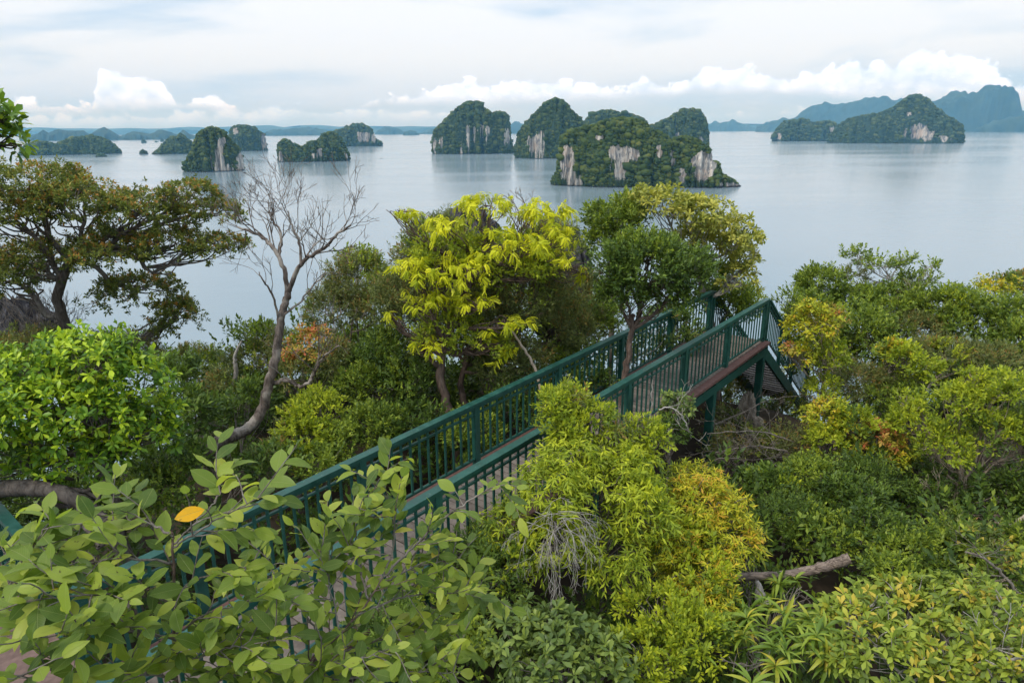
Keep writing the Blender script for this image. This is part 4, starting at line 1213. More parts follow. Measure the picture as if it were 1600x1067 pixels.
# twiggy grey bushes
for px, py, Yy, sx, n_, lab in ((50, 500, 14.5, 0.8, 26, 'dense grey leafless twig bush below the olive tree at the left edge'),
                                (1345, 580, 16, 0.7, 16, 'bare pale stemmed bush between the orange tree and the bright yellow shrub'),
                                (1140, 720, 13.2, 0.6, 22, 'dark twiggy brush in the shade below the footbridge deck'),
                                (1480, 760, 11.3, 0.5, 12, 'tangle of thin pale stems in the shade under the yellow flecked small tree'),
                                (1540, 940, 7.0, 0.45, 10, 'pale bare twigs tangled through the spoon leaved shrub at lower right'),
                                (1420, 470, 18.6, 0.7, 8, 'bare whitish twigs among the crowns on the right skyline'),
                                (820, 330, 13.5, 0.3, 5, 'few thin bare twigs sticking up beside the top of the yellow tree')):
    o0 = at(px, py, Yy); o0 = o0 - UZ * (0.9 if px != 820 else 0.3)
    T = thing('twig_bush', lab, 'bare bush', o0); q = Bag()
    for k in range(n_):
        grow(q, o0 + RNG.normal(0, 0.12, 3), unit(RNG.normal(0, 0.55, 3) * np.array([1.2, 1, 0.4]) + UZ), sx * RNG.uniform(0.6, 1.0), 0.014, 3, o0, 0.2, 0.45, (2, 3), 0.75, 0.12, 0.004)
    q.build('branch', M['bark_grey' if px not in (1345, 1480, 1540, 1420) else 'bark_pale'], T, True)

# ------------------------------------------------------------------ trees and shrubs
GS = None
tree('spreading_tree', 'large spreading tree with flat olive green crown layers and dark limbs at the left', 'tree',
     [(150, 640, 14.2), (128, 560, 14.2), (104, 510, 14.2), (90, 460, 14), (110, 410, 14), (150, 380, 14.1)],
     [(50, 295, 14, 70, 32, 1.3, 'olive', 1.08), (20, 340, 13.6, 60, 40, 1.3, 'olive', 1.0), (130, 322, 14, 62, 34, 1.2, 'olive', 1.08), (215, 335, 14.3, 60, 28, 1.1, 'olive', 1.08), (295, 305, 14.7, 34, 22, 0.8, 'olive', 1.08),
      (325, 335, 14.8, 50, 17, 0.8, 'olive', 1.08), (345, 388, 14.6, 40, 18, 0.7, 'olive', 1.08), (270, 385, 14.5, 50, 26, 1.0, 'olive', 1.0), (180, 395, 14.2, 60, 32, 1.1, 'olive', 1.0), (60, 410, 13.8, 70, 34, 1.2, 'olive', 1.0),
      (215, 460, 14.6, 62, 26, 0.9, 'olive', 1.08), (275, 500, 15, 34, 34, 0.7, 'olive', 1.4), (20, 440, 14, 40, 26, 1.0, 'olive', 1.0)],
     'bark_dark', tr=0.16, twig_n=55, twigmat='bark_grey')
tree('leafy_tree', 'bright glossy green tree with yellow green shoots, nearest tree on the left', 'tree',
     [(188, 850, 8.6), (182, 790, 8.6), (160, 735, 8.5), (135, 680, 8.4)],
     [(60, 590, 8.5, 62, 42, 0.6, 'bright', 1.5), (140, 570, 8.5, 66, 48, 0.6, 'bright', 1.5), (205, 605, 8.6, 46, 44, 0.5, 'bright', 1.5), (248, 655, 8.8, 34, 34, 0.4, 'bright', 1.2), (0, 590, 8.4, 40, 36, 0.5, 'bright', 1.4), (175, 555, 8.7, 26, 18, 0.3, 'bright', 1.0), (85, 545, 8.6, 20, 14, 0.25, 'bright', 1.0), (70, 640, 8.0, 60, 44, 0.6, 'bright', 1.3), (155, 655, 8.1, 56, 46, 0.5, 'bright', 1.35), (20, 670, 8.0, 55, 55, 0.6, 'bright', 1.5), (215, 690, 8.5, 55, 48, 0.5, 'bright', 1.4),
      (120, 715, 8.1, 80, 36, 0.5, 'bright', 1.3), (10, 725, 8.0, 50, 34, 0.5, 'bright', 1.3)],
     'bark_grey', tr=0.13, indiv=300)
tree('overhanging_branch', 'bright green leafy branch tips poking in at the upper left edge', 'branch', [(-200, 420, 5.2), (-120, 300, 5.2), (-40, 225, 5.1), (-10, 205, 5.1)],
     [(-2, 190, 5.0, 24, 26, 0.15, 'bright', 1.6, 0.8), (4, 228, 5.0, 24, 24, 0.15, 'bright', 1.6, 0.8), (-60, 210, 5.1, 50, 45, 0.3, 'bright', 1.3, 0.8)], 'bark_dark', tr=0.04, indiv=60)
tree('yellow_tree', 'vivid yellow green tree with hanging feathery leaves in the middle of the hilltop', 'tree',
     [(712, 700, 12.2), (700, 640, 12.2), (688, 575, 12.3), (700, 520, 12.4), (735, 440, 12.5), (770, 370, 12.6)],
     [(760, 322, 12.5, 52, 22, 0.6, 'yellow', 0.9), (845, 335, 12.9, 46, 26, 0.6, 'yellow', 0.85), (875, 375, 12.9, 34, 26, 0.6, 'yellow', 0.7), (830, 430, 12.5, 40, 26, 0.5, 'lime', 0.8, 1.2), (640, 410, 12.1, 30, 18, 0.5, 'yellow', 0.8), (700, 350, 12.2, 34, 16, 0.5, 'yellow', 0.8), (790, 385, 12.3, 62, 30, 0.6, 'yellow', 0.9), (672, 425, 12.0, 48, 26, 0.5, 'yellow', 0.9), (730, 420, 12.0, 44, 28, 0.5, 'yellow', 0.8), (660, 470, 12.0, 40, 16, 0.5, 'yellow', 0.8),
      (745, 475, 11.9, 42, 22, 0.5, 'yellow', 0.8), (795, 510, 11.9, 36, 18, 0.4, 'yellow', 0.8), (860, 400, 12.7, 30, 22, 0.5, 'yellow', 0.6), (625, 330, 12.4, 30, 8, 0.25, 'yellow', 0.8), (612, 500, 12.2, 8, 24, 0.2, 'yellow', 0.6), (915, 430, 13.2, 10, 24, 0.25, 'yellow', 0.6), (700, 400, 12.6, 60, 44, 0.6, 'lime', 1.0), (790, 420, 12.9, 80, 60, 0.7, 'lime', 0.9), (700, 520, 12.3, 50, 34, 0.5, 'lime', 0.9), (660, 540, 12.1, 34, 26, 0.4, 'yellow', 0.35), (750, 540, 12.2, 50, 30, 0.4, 'lime', 0.8), (770, 545, 12.2, 26, 20, 0.3, 'yellow', 0.6)],
     'bark_red', tr=0.11, indiv=300, leafname='compound_leaf')
tree('olive_bush', 'big dark olive bush filling in behind and below the yellow tree', 'bush',
     [(735, 720, 12.8), (728, 640, 12.8), (720, 600, 13), (740, 540, 13.2)],
     [(680, 400, 14.2, 62, 60, 1.1, 'khaki', 1.5), (730, 520, 13.3, 90, 62, 1.1, 'khaki', 1.6), (820, 470, 13.6, 75, 80, 1.1, 'khaki', 1.6), (860, 390, 14.3, 40, 50, 0.9, 'khaki', 1.4), (640, 470, 14, 50, 55, 0.9, 'khaki', 1.4), (800, 570, 12.8, 60, 34, 0.8, 'khaki', 1.5), (890, 520, 13.6, 35, 45, 0.7, 'khaki', 1.4)],
     'bark_red', tr=0.10, mates=('mid', 'khaki'))
tree('tree', 'pale green rosette leaved tree crown against the water above the footbridge', 'tree',
     [(1120, 560, 17.6), (1110, 500, 17.4), (1095, 440, 17.2), (1080, 400, 17)],
     [(1035, 322, 17, 48, 28, 0.9, 'pale', 1.5), (1090, 345, 17, 50, 36, 0.9, 'pale', 1.5), (1145, 368, 17, 46, 32, 0.9, 'pale', 1.5), (1170, 405, 17, 26, 30, 0.7, 'pale', 1.3), (1090, 390, 17.4, 50, 30, 0.8, 'pale', 1.3), (1155, 440, 16.8, 26, 24, 0.6, 'pale', 1.0)],
     'bark_grey', tr=0.13, indiv=200, twigmat='bark_white')
tree('tree', 'mid green dense crown touching the left side of the pale rosette leaved tree', 'tree', None,
     [(955, 345, 17, 42, 34, 0.8, 'mid_far', 1.8), (945, 375, 17, 34, 26, 0.7, 'mid_far', 1.6), (985, 330, 17.2, 28, 24, 0.6, 'mid_far', 1.6)], 'bark_grey', tr=0.09)
tree('bush', 'green bush just behind the highest corner of the far railing', 'bush', None,
     [(1140, 470, 18, 44, 30, 0.8, 'mid_far', 1.6), (1110, 430, 18, 34, 26, 0.6, 'mid_far', 1.4), (1175, 478, 18, 24, 26, 0.5, 'lime', 1.2)], 'bark_grey', tr=0.06)
tree('bush', 'thin leafy shoots just right of the top of the near railing', 'bush', None, [(1232, 470, 18.5, 16, 20, 0.4, 'mid_far', 1.0), (1238, 505, 18.5, 16, 20, 0.4, 'mid_far', 0.9)], 'bark_grey', tr=0.03, twig_n=20)
tree('round_tree', 'small round dark green tree whose reddish trunk grows up through the footbridge', 'tree',
     [(962, 760, 12.4), (968, 640, 12.4), (977, 585, 12.4), (984, 535, 12.4), (990, 492, 12.4)],
     [(1015, 425, 12.4, 68, 46, 0.8, 'deep', 2.0), (958, 420, 12.4, 34, 36, 0.6, 'deep', 1.9), (1075, 425, 12.6, 38, 36, 0.6, 'deep', 1.9), (1010, 388, 12.6, 50, 24, 0.6, 'mid', 1.7), (975, 460, 12.3, 40, 24, 0.5, 'deep', 1.8), (1050, 462, 12.4, 44, 22, 0.5, 'deep', 1.8)],
     'bark_red', tr=0.10)
B = [
    ('bush', 'dull brownish scrub seen between the posts under the staircase', [(1180, 600, 21, 50, 30, 0.7, 'khaki', 1.2, 1.4), (1240, 640, 18.5, 44, 22, 0.6, 'khaki', 1.2, 1.2), (1110, 610, 19.5, 50, 34, 0.7, 'khaki', 1.2, 1.4)]),
    ('bush', 'dense bush mass on the slope behind the olive bush and the round tree', [(600, 470, 18, 60, 50, 0.9, 'mid_far', 1.4, 1.3), (700, 480, 18.5, 70, 60, 0.9, 'khaki', 1.3, 1.5), (800, 500, 18.5, 70, 60, 0.9, 'mid_far', 1.3, 1.3), (900, 480, 18.5, 50, 60, 0.9, 'khaki', 1.2, 1.5)]),
    ('bush', 'shaded bushes on the slope behind the bare tree and the orange tinted bush', [(480, 600, 16, 80, 50, 0.9, 'mid_far', 1.4, 1.3), (380, 640, 14.5, 70, 50, 0.8, 'deep', 1.4, 1.4), (570, 560, 17, 60, 50, 0.9, 'mid_far', 1.3, 1.3)]),
    ('bush', 'dense green mass low on the right slope behind the yellow shrubs', [(1350, 570, 19, 70, 50, 1.0, 'mid_far', 1.4, 1.3), (1450, 590, 18, 80, 50, 1.0, 'khaki', 1.3, 1.5), (1560, 600, 17.5, 80, 50, 1.0, 'mid_far', 1.4, 1.3), (1280, 560, 19, 50, 60, 0.9, 'mid_far', 1.3, 1.3)]),
    ('bush', 'dark bush mass behind the shaded trunks left of the footbridge', [(640, 640, 14, 90, 60, 0.8, 'deep', 1.4, 1.4), (780, 600, 14.8, 80, 60, 0.8, 'deep', 1.3, 1.4)]),
    ('shrub', 'olive brown shrub on the skyline just right of the bare tree', [(555, 440, 15.5, 48, 42, 0.9, 'khaki', 1.6), (520, 490, 15.2, 44, 44, 0.8, 'khaki', 1.5), (590, 490, 15, 44, 40, 0.8, 'khaki', 1.5)]),
    ('shrub', 'small light green leafy tuft at the top of the skyline right of the bare tree', [(560, 405, 16.2, 32, 14, 0.5, 'mid_far', 1.3)]),
    ('bush', 'reddish and olive thin leaved bush below the bare tree crown', [(490, 545, 13.6, 44, 36, 0.7, 'orange', 0.8), (520, 570, 13.4, 40, 36, 0.7, 'khaki', 1.3), (470, 585, 13.2, 36, 30, 0.6, 'khaki', 1.1)]),
    ('bush', 'dense dark green bush left of the red barked trunks', [(600, 560, 13.4, 52, 42, 0.8, 'deep', 1.7), (640, 600, 12.6, 50, 42, 0.7, 'deep_big', 1.6), (570, 610, 12.8, 48, 42, 0.7, 'mid', 1.6)]),
    ('bush', 'glossy green bush behind the far railing left of the trunks', [(640, 665, 11.6, 52, 36, 0.6, 'deep_big', 1.6), (585, 670, 11.4, 48, 36, 0.6, 'mid', 1.6)]),
    ('bush', 'yellowish green bush in the centre left, between the bare tree and the railing', [(500, 650, 11.2, 46, 34, 0.6, 'lime', 1.6), (470, 690, 10.6, 44, 30, 0.5, 'lime', 1.5), (530, 690, 10.8, 40, 28, 0.5, 'mid', 1.5)]),
    ('bush', 'low dark bush touching the underside of the far railing at left', [(430, 730, 9.8, 52, 34, 0.5, 'deep_big', 1.6), (500, 730, 10, 40, 24, 0.5, 'mid', 1.4)]),
    ('bush', 'mid green bush with a flat leafy top beside the bleached stem', [(400, 525, 15.5, 34, 16, 0.5, 'mid_far', 1.5), (400, 560, 15.2, 44, 26, 0.7, 'khaki', 1.4), (440, 545, 14.8, 24, 26, 0.5, 'khaki', 1.2)]),
    ('bush', 'grey green bush low on the slope between the olive tree and the bleached stem', [(330, 580, 16, 40, 26, 0.7, 'mid_far', 1.4), (345, 620, 13.5, 46, 36, 0.7, 'khaki', 1.4), (300, 560, 16.4, 34, 18, 0.6, 'khaki', 1.2)]),
    ('bush', 'deep green broad leaved bush right of the bright glossy tree', [(275, 600, 11, 34, 46, 0.5, 'deep_big', 1.6), (290, 660, 10.5, 44, 50, 0.6, 'deep_big', 1.6), (340, 660, 12.6, 40, 40, 0.6, 'deep_big', 1.5)]),
    ('bush', 'deep green bush around the foot of the bare dead tree', [(390, 635, 12.2, 40, 34, 0.5, 'deep_big', 1.6), (385, 725, 11.9, 36, 30, 0.4, 'deep_big', 1.5), (270, 730, 9.5, 60, 40, 0.5, 'deep_big', 1.6), (240, 770, 9.0, 60, 34, 0.5, 'mid', 1.5)]),
    ('bush', 'shaded bush at the left edge behind the leaning trunk', [(10, 800, 10, 60, 44, 0.6, 'deep', 1.5), (60, 750, 9.2, 70, 40, 0.6, 'deep_big', 1.5), (130, 780, 9, 50, 30, 0.5, 'deep', 1.5)]),
    ('bush', 'dark olive bush low at the left edge under the grey twigs', [(40, 560, 13.5, 60, 40, 0.9, 'khaki', 1.5), (200, 560, 14.5, 60, 40, 0.8, 'khaki', 1.4), (120, 570, 13.8, 60, 40, 0.8, 'khaki', 1.4)]),
    ('bush', 'grey green feathery bush in front of the limestone pinnacle', [(915, 505, 15, 36, 34, 0.6, 'khaki', 1.3), (945, 500, 14.8, 28, 34, 0.5, 'mid', 1.2), (880, 560, 13.5, 44, 30, 0.6, 'mid', 1.3)]),
    ('bush', 'dark leaves seen through the far railing in the middle', [(820, 640, 12, 60, 40, 0.5, 'deep', 1.5), (900, 600, 13, 60, 34, 0.5, 'deep', 1.4), (740, 680, 11.4, 50, 40, 0.5, 'mid', 1.4), (1040, 520, 15.5, 60, 40, 0.6, 'deep', 1.4)]),
    # right-hand side
    ('tree', 'rounded green tree top on the skyline just right of the footbridge end', [(1290, 448, 19.5, 44, 26, 0.9, 'mid_far', 1.8), (1335, 475, 19, 44, 30, 0.9, 'mid_far', 1.7), (1270, 490, 19, 36, 40, 0.8, 'mid_far', 1.6)]),
    ('tree', 'broad mid green tree crown on the right skyline below the airy branches', [(1390, 480, 19, 50, 34, 1.0, 'mid_far', 1.7), (1450, 480, 19, 46, 34, 1.0, 'mid_far', 1.6), (1420, 525, 18, 60, 36, 1.0, 'khaki', 1.5), (1345, 520, 17.5, 46, 40, 0.9, 'mid_far', 1.5)]),
    ('tree', 'rounded dark green tree near the right edge below the golden topped one', [(1520, 510, 17.5, 52, 36, 1.0, 'mid_far', 1.8), (1575, 500, 17, 46, 34, 0.9, 'mid_far', 1.7), (1500, 475, 18, 36, 24, 0.7, 'mid_far', 1.6), (1600, 540, 16, 40, 40, 0.8, 'mid_far', 1.5)]),
    ('tree', 'golden and reddish topped tree at the right edge of the skyline', [(1570, 448, 18.5, 42, 16, 0.7, 'golden_far', 1.2), (1610, 450, 18.5, 34, 22, 0.7, 'olive', 1.5)]),
    ('tree', 'slender tree with orange tinged yellow crown right beside the staircase', [(1268, 510, 14.6, 36, 40, 0.6, 'golden_far', 1.7), (1250, 555, 14.4, 20, 24, 0.4, 'golden_far', 1.2), (1295, 560, 14.6, 26, 30, 0.5, 'lime', 1.5), (1306, 500, 14.9, 14, 26, 0.3, 'orange', 1.0), (1232, 545, 14.3, 14, 8, 0.2, 'orange', 1.0), (1285, 610, 14.3, 26, 24, 0.4, 'lime', 1.0)]),
    ('shrub', 'bright yellow green shrub in the middle of the right hand bushes', [(1405, 562, 14.6, 30, 24, 0.5, 'lime', 1.6, 1.3), (1440, 580, 14.6, 30, 18, 0.4, 'lime', 1.5, 1.3), (1395, 545, 14.8, 16, 16, 0.3, 'golden_far', 1.2)]),
    ('shrub', 'grey green shrub between the bright yellow shrub and the orange tree', [(1345, 610, 15, 46, 40, 0.7, 'khaki', 1.3), (1390, 630, 14.5, 44, 36, 0.7, 'mid', 1.4), (1480, 560, 15.5, 50, 28, 0.7, 'khaki', 1.4), (1550, 570, 15, 50, 30, 0.7, 'khaki', 1.4)]),
    ('shrub', 'two toned shrub of yellow leaves right under the staircase end', [(1295, 650, 12.8, 34, 26, 0.5, 'golden_far', 1.6), (1330, 665, 12.6, 34, 28, 0.5, 'lime', 1.5), (1290, 690, 12.4, 26, 20, 0.4, 'lime', 1.4)]),
    ('shrub', 'shrub flushed with salmon orange leaves right of the yellow one', [(1370, 685, 12.4, 40, 28, 0.5, 'orange', 1.6), (1345, 720, 12.2, 34, 26, 0.5, 'lime', 1.3), (1395, 710, 12.2, 24, 26, 0.4, 'golden_far', 1.2)]),
    ('small_tree', 'yellow flecked small tree with twin thin trunks at the right', [(1435, 665, 12, 38, 34, 0.6, 'lime', 1.1), (1500, 632, 11.9, 46, 30, 0.6, 'lime', 1.15), (1565, 615, 11.7, 44, 30, 0.6, 'lime', 1.15), (1480, 700, 11.5, 44, 24, 0.5, 'lime', 1.0), (1560, 680, 11.4, 46, 30, 0.6, 'lime', 1.0), (1420, 630, 12.3, 20, 16, 0.3, 'lime', 0.9), (1525, 590, 12, 20, 14, 0.3, 'lime', 0.9), (1610, 680, 11.5, 40, 50, 0.6, 'mid', 1.4)]),
    ('bush', 'brownish scrub in the shade under the far end of the deck', [(1160, 700, 13.6, 60, 30, 0.6, 'khaki', 1.1), (1230, 700, 13.4, 44, 34, 0.6, 'khaki', 1.1), (1130, 660, 15, 30, 24, 0.4, 'khaki', 1.0)]),
    ('bush', 'dark green bush right of the golden shrub, below the shaded brush', [(1200, 770, 11, 52, 38, 0.6, 'deep', 1.7), (1270, 755, 11.2, 52, 36, 0.6, 'mid', 1.6), (1230, 820, 10, 60, 40, 0.6, 'fine', 1.4)]),
    ('bush', 'rounded dark green bush above the fallen log', [(1330, 790, 10.6, 56, 44, 0.6, 'deep', 1.7), (1290, 840, 9.6, 60, 34, 0.5, 'mid', 1.5), (1370, 840, 9.4, 52, 40, 0.5, 'deep', 1.5), (1350, 750, 11.4, 50, 30, 0.5, 'fine', 1.3)]),
    ('bush', 'shaded bush around the thin twin trunks at the right', [(1450, 800, 11.2, 50, 44, 0.6, 'deep', 1.5), (1540, 790, 11.4, 60, 44, 0.6, 'deep', 1.5), (1600, 780, 11, 40, 44, 0.6, 'deep', 1.4), (1440, 740, 12, 30, 30, 0.5, 'deep', 1.3)]),
    ('bush', 'fresh green bush right of the fallen log end', [(1430, 870, 8.8, 60, 36, 0.5, 'mid', 1.6), (1500, 850, 9, 46, 30, 0.5, 'mid', 1.5), (1390, 910, 8.2, 50, 30, 0.4, 'mid', 1.5)]),
    ('bush', 'pale leaved bush at the right edge below the orange brown limb', [(1560, 880, 8.4, 60, 36, 0.5, 'spoon', 1.5), (1610, 850, 8.6, 40, 36, 0.4, 'mid', 1.4)]),
    ('bush', 'fine leaved green bush under the near railing, left of the twig tangle', [(735, 880, 7.2, 56, 44, 0.45, 'fine', 1.6), (790, 830, 7.5, 44, 46, 0.4, 'lime_hang', 1.4), (790, 890, 7.0, 44, 50, 0.4, 'fine', 1.5), (690, 950, 6.6, 60, 44, 0.4, 'mid', 1.5), (620, 990, 5.6, 60, 44, 0.35, 'fine', 1.5), (700, 1030, 5.8, 80, 44, 0.4, 'mid', 1.4)]),
    ('shrub', 'fresh green shrub tip reaching over the near railing', [(885, 628, 8.7, 34, 20, 0.35, 'lime_big', 1.7), (862, 640, 8.5, 20, 26, 0.3, 'lime_big', 1.6), (925, 655, 8.6, 34, 22, 0.35, 'lime_big', 1.6), (880, 672, 8.4, 40, 26, 0.35, 'lime_big', 1.6), (960, 682, 8.5, 36, 20, 0.35, 'lime_hang', 1.4), (1005, 668, 8.7, 24, 16, 0.3, 'lime_big', 1.3)]),
    ('shrub', 'narrow leaved dark shrub hanging on the near railing by the white branch', [(1060, 638, 10.6, 24, 24, 0.3, 'spoon_wide', 1.3, 0.8), (1048, 680, 10.3, 24, 24, 0.3, 'deep', 1.3), (1048, 640, 10.9, 18, 26, 0.25, 'spoon_wide', 1.0, 0.8)]),
    ('drooping_shrub', 'large lime green shrub with fine drooping leaves in front of the near railing', [(890, 712, 8.0, 50, 34, 0.5, 'lime_hang', 1.4), (980, 722, 8.2, 56, 32, 0.5, 'lime_hang', 1.4), (1022, 688, 8.6, 24, 18, 0.3, 'lime', 1.4), (860, 760, 7.5, 56, 50, 0.5, 'lime_hang', 1.4), (950, 760, 7.7, 72, 50, 0.6, 'lime_hang', 1.4), (1000, 800, 7.6, 50, 60, 0.5, 'lime_hang', 1.3), (860, 850, 7.3, 60, 50, 0.5, 'lime_hang', 1.2), (950, 860, 7.3, 60, 50, 0.5, 'lime_hang', 1.2)]),
    ('golden_shrub', 'golden yellow shrub with orange tips at lower centre right', [(1085, 752, 8.6, 46, 22, 0.4, 'golden', 1.4), (1100, 790, 8.2, 58, 42, 0.5, 'golden', 1.5), (1140, 840, 7.9, 50, 36, 0.5, 'golden', 1.4), (1060, 850, 7.8, 50, 46, 0.5, 'golden', 1.4), (1090, 900, 7.3, 60, 40, 0.5, 'golden', 1.3)]),
    ('golden_shrub', 'lower darker golden green shrub at the bottom centre of the picture', [(1030, 960, 6.6, 60, 36, 0.4, 'lime_big', 1.5), (1080, 1000, 6.3, 60, 40, 0.4, 'lime_big', 1.5), (1000, 1030, 6.1, 60, 40, 0.4, 'lime_big', 1.4), (1100, 940, 6.9, 50, 30, 0.4, 'golden', 1.2)]),
]
TRUNKS = {'small_tree': [(1492, 850, 11.6), (1500, 790, 11.6), (1499, 730, 11.6)], 'slender': None}
for nm, lab, lob in B:
    trk = TRUNKS.get(nm)
    if 'slender' in lab: trk = [(1300, 680, 14.6), (1292, 630, 14.6), (1280, 560, 14.6)]
    tree(nm, lab, nm.replace('_', ' ') if nm not in ('golden_shrub', 'drooping_shrub', 'small_tree') else nm.split('_')[1], trk, lob, 'bark_pale' if trk else 'bark_grey', tr=0.055 if nm in ('small_tree', 'tree') else 0.035, twig_n=14, twigmat='bark_pale' if 'khaki' in str(lob) else None, mates=('mid', 'khaki', 'lime', 'deep', 'mid') if nm not in ('golden_shrub', 'drooping_shrub') else ('lime', 'mid'))
snag('dead_sapling', 'thin dark leaning sapling right of the twin stemmed small tree', 'sapling', [(1552, 850, 11), (1560, 800, 11), (1575, 765, 11.1), (1580, 730, 11.2)], 0.04, 0.02, 'bark_dark', 4, 2, 0.4)
tree('airy_tree', 'sparse airy tree with thin pale branches standing above the right skyline', 'tree',
     [(1440, 560, 19.6), (1420, 500, 19.6), (1400, 450, 19.6), (1385, 425, 19.6)],
     [(1340, 400, 19.6, 22, 12, 0.4, 'mid_far', 0.8), (1375, 415, 19.6, 30, 14, 0.5, 'mid_far', 0.7), (1410, 405, 19.7, 16, 8, 0.4, 'mid_far', 0.8), (1455, 418, 19.8, 14, 7, 0.3, 'mid_far', 0.8), (1335, 430, 19.6, 24, 14, 0.4, 'khaki', 0.6), (1430, 440, 19.6, 34, 14, 0.5, 'mid_far', 0.8)],
     'bark_white', tr=0.06, twig_n=24)
tree('rosette_shrub', 'dark green shrub with glossy leaf rosettes at the bottom centre', 'shrub', None,
     [(800, 1000, 6.0, 60, 34, 0.4, 'spoon_wide', 1.6), (880, 1000, 5.9, 60, 40, 0.4, 'spoon_wide', 1.6), (850, 1045, 5.5, 80, 36, 0.4, 'spoon_wide', 1.5), (940, 1040, 5.7, 40, 40, 0.35, 'spoon_wide', 1.4)],
     'bark_grey', tr=0.03, indiv=300)
tree('strap_leaved_shrub', 'shrub with arching strap shaped leaf rosettes below the fallen log', 'shrub', None,
     [(1130, 970, 6.9, 50, 36, 0.4, 'strap', 1.4), (1200, 985, 6.6, 54, 38, 0.45, 'strap', 1.4), (1260, 1010, 6.3, 50, 38, 0.4, 'strap', 1.4), (1170, 1040, 5.9, 70, 36, 0.4, 'strap', 1.4), (1165, 875, 8.6, 22, 16, 0.2, 'strap', 1.2), (1250, 930, 7.5, 40, 20, 0.3, 'strap', 1.1)],
     'bark_grey', tr=0.035, indiv=300)
tree('spoon_leaved_shrub', 'pale green shrub with spoon shaped leaves filling the lower right corner', 'shrub', None,
     [(1340, 970, 6.6, 60, 36, 0.4, 'spoon', 1.5), (1420, 950, 7.0, 66, 36, 0.45, 'spoon', 1.5), (1510, 950, 6.9, 66, 40, 0.45, 'spoon', 1.5), (1580, 980, 6.3, 50, 46, 0.4, 'spoon', 1.5), (1380, 1030, 5.9, 80, 40, 0.4, 'spoon', 1.5), (1490, 1020, 6.0, 80, 44, 0.4, 'spoon', 1.5), (1590, 1050, 5.6, 60, 40, 0.4, 'spoon', 1.4)],
     'bark_white', tr=0.035, indiv=300, twig_n=40)

# ------------------------------------------------------------------ big leaved foreground shrubs


def big_shrub(label, stems, indiv, yellow=None, ls=0.15, dmul=1.0):
    p0 = at(*stems[0][0][0]); foot = np.array([p0[0], p0[1], ground_z(p0[0], p0[1])])
    T = thing('large_leaved_shrub', label, 'shrub', foot)
    sp = SPEC['big']; res = []
    for j, (pts, r0, dens) in enumerate(stems):
        q = Bag(); W = [at(*p) for p in pts]
        if j == 0: W = [foot] + W
        P, R_ = smooth_path(W, 8, 0.004, np.linspace(r0, r0 * 0.3, len(W)))
        q.tube(P - foot, R_, 7)
        if dens:
            seg = np.linalg.norm(np.diff(P, axis=0), axis=1); cum = np.concatenate([[0], np.cumsum(seg)]); Lt = cum[-1]
            n_side = int(Lt / 0.066 * dens * dmul * 0.72) + 1
            axes = [(P[-5:], 0.006)]
            for k in range(n_side):
                s_ = Lt * (0.12 + 0.86 * (k + RNG.uniform(0, 1)) / n_side); i = min(int(np.searchsorted(cum, s_)), len(P) - 2)
                dd = unit(P[i + 1] - P[i]); sd_ = unit(np.cross(dd, UZ)) * (1 if k % 2 else -1)
                d0 = unit(dd * RNG.uniform(0.3, 0.8) + sd_ * RNG.uniform(0.3, 0.9) + RNG.normal(0, 0.3, 3) + UZ * RNG.uniform(-0.1, 0.5))
                Ls_ = RNG.uniform(0.12, 0.36)
                pp = [P[i]]; d_ = d0
                for m in range(5):
                    d_ = unit(d_ + RNG.normal(0, 0.12, 3) - UZ * 0.05); pp.append(pp[-1] + d_ * Ls_ / 5)
                pp = np.array(pp); q.tube(pp - foot, np.linspace(0.0042, 0.0022, 6), 4); axes.append((pp, 0.004))
            for pp, _ in axes:
                Lp = float(np.sum(np.linalg.norm(np.diff(pp, axis=0), axis=1)))
                nl = max(3, int(Lp / (ls * 0.32)))
                for m in range(nl):
                    t = (m + 0.8) / nl * (len(pp) - 1); i = min(int(t), len(pp) - 2); c = pp[i] + (pp[i + 1] - pp[i]) * (t - i)
                    dd = unit(pp[i + 1] - pp[i]); sd_ = unit(np.cross(dd, UZ) + 1e-6) * (1 if m % 2 else -1)
                    f_ = 0.5 + 0.8 * (m / nl)
                    d_ = unit(dd * f_ + sd_ * RNG.uniform(0.6, 1.0) + UZ * RNG.normal(0.0, 0.3))
                    if m == nl - 1: d_ = unit(dd + RNG.normal(0, 0.2, 3))
                    res.append((c, d_, UZ * 0.95 + RNG.normal(0, 0.42, 3) + unit(-c) * 0.25, ls * RNG.uniform(0.55, 1.22), RNG.uniform(0, 1) ** 0.9))
        q.build('stem' if j == 0 else 'branch', M['bark_red' if j == 0 else 'bark_grey'], T, True)
    if yellow:                                                          # keep the bright leaf in plain sight
        def clear(c):
            x_, y_ = proj(c); return not (abs(x_ - yellow[0] - 8) < 42 and abs(y_ - yellow[1]) < 34 and c[1] < 3.05)
        res = [q_ for q_ in res if clear(q_[0] + q_[1] * q_[3] * 0.5) and clear(q_[0] + q_[1] * q_[3])]
    arr = [np.array(z) for z in zip(*res)]
    arr[4] = np.where((arr[4] > 0.955) & (RNG.uniform(0, 1, len(arr[4])) < 0.6), 0.9, arr[4])
    put_leaves(sp, T, *arr, indiv=indiv, part='foliage')
    if yellow:
        c = at(yellow[0] - 20, yellow[1] + 10, yellow[2]); me = raw_mesh('leaf', *V_big[1][:2], {'rnd': np.full(len(V_big[1][0]), 0.5)}, True, V_big[1][2])
        o_ = link('leaf', me, M['yellow_leaf'], T, label='single bright yellow leaf')
        d_ = unit(RT * 0.95 + UP * 0.32 + FW * 0.25)
        Rm = frames(d_[None], (-FW + UZ * 0.6)[None])[0] * 0.135
        o_.matrix_local = Matrix.Translation(-Vector(foot)) @ Matrix([[*Rm[r_], c[r_]] for r_ in range(3)] + [[0, 0, 0, 1]])
    return T


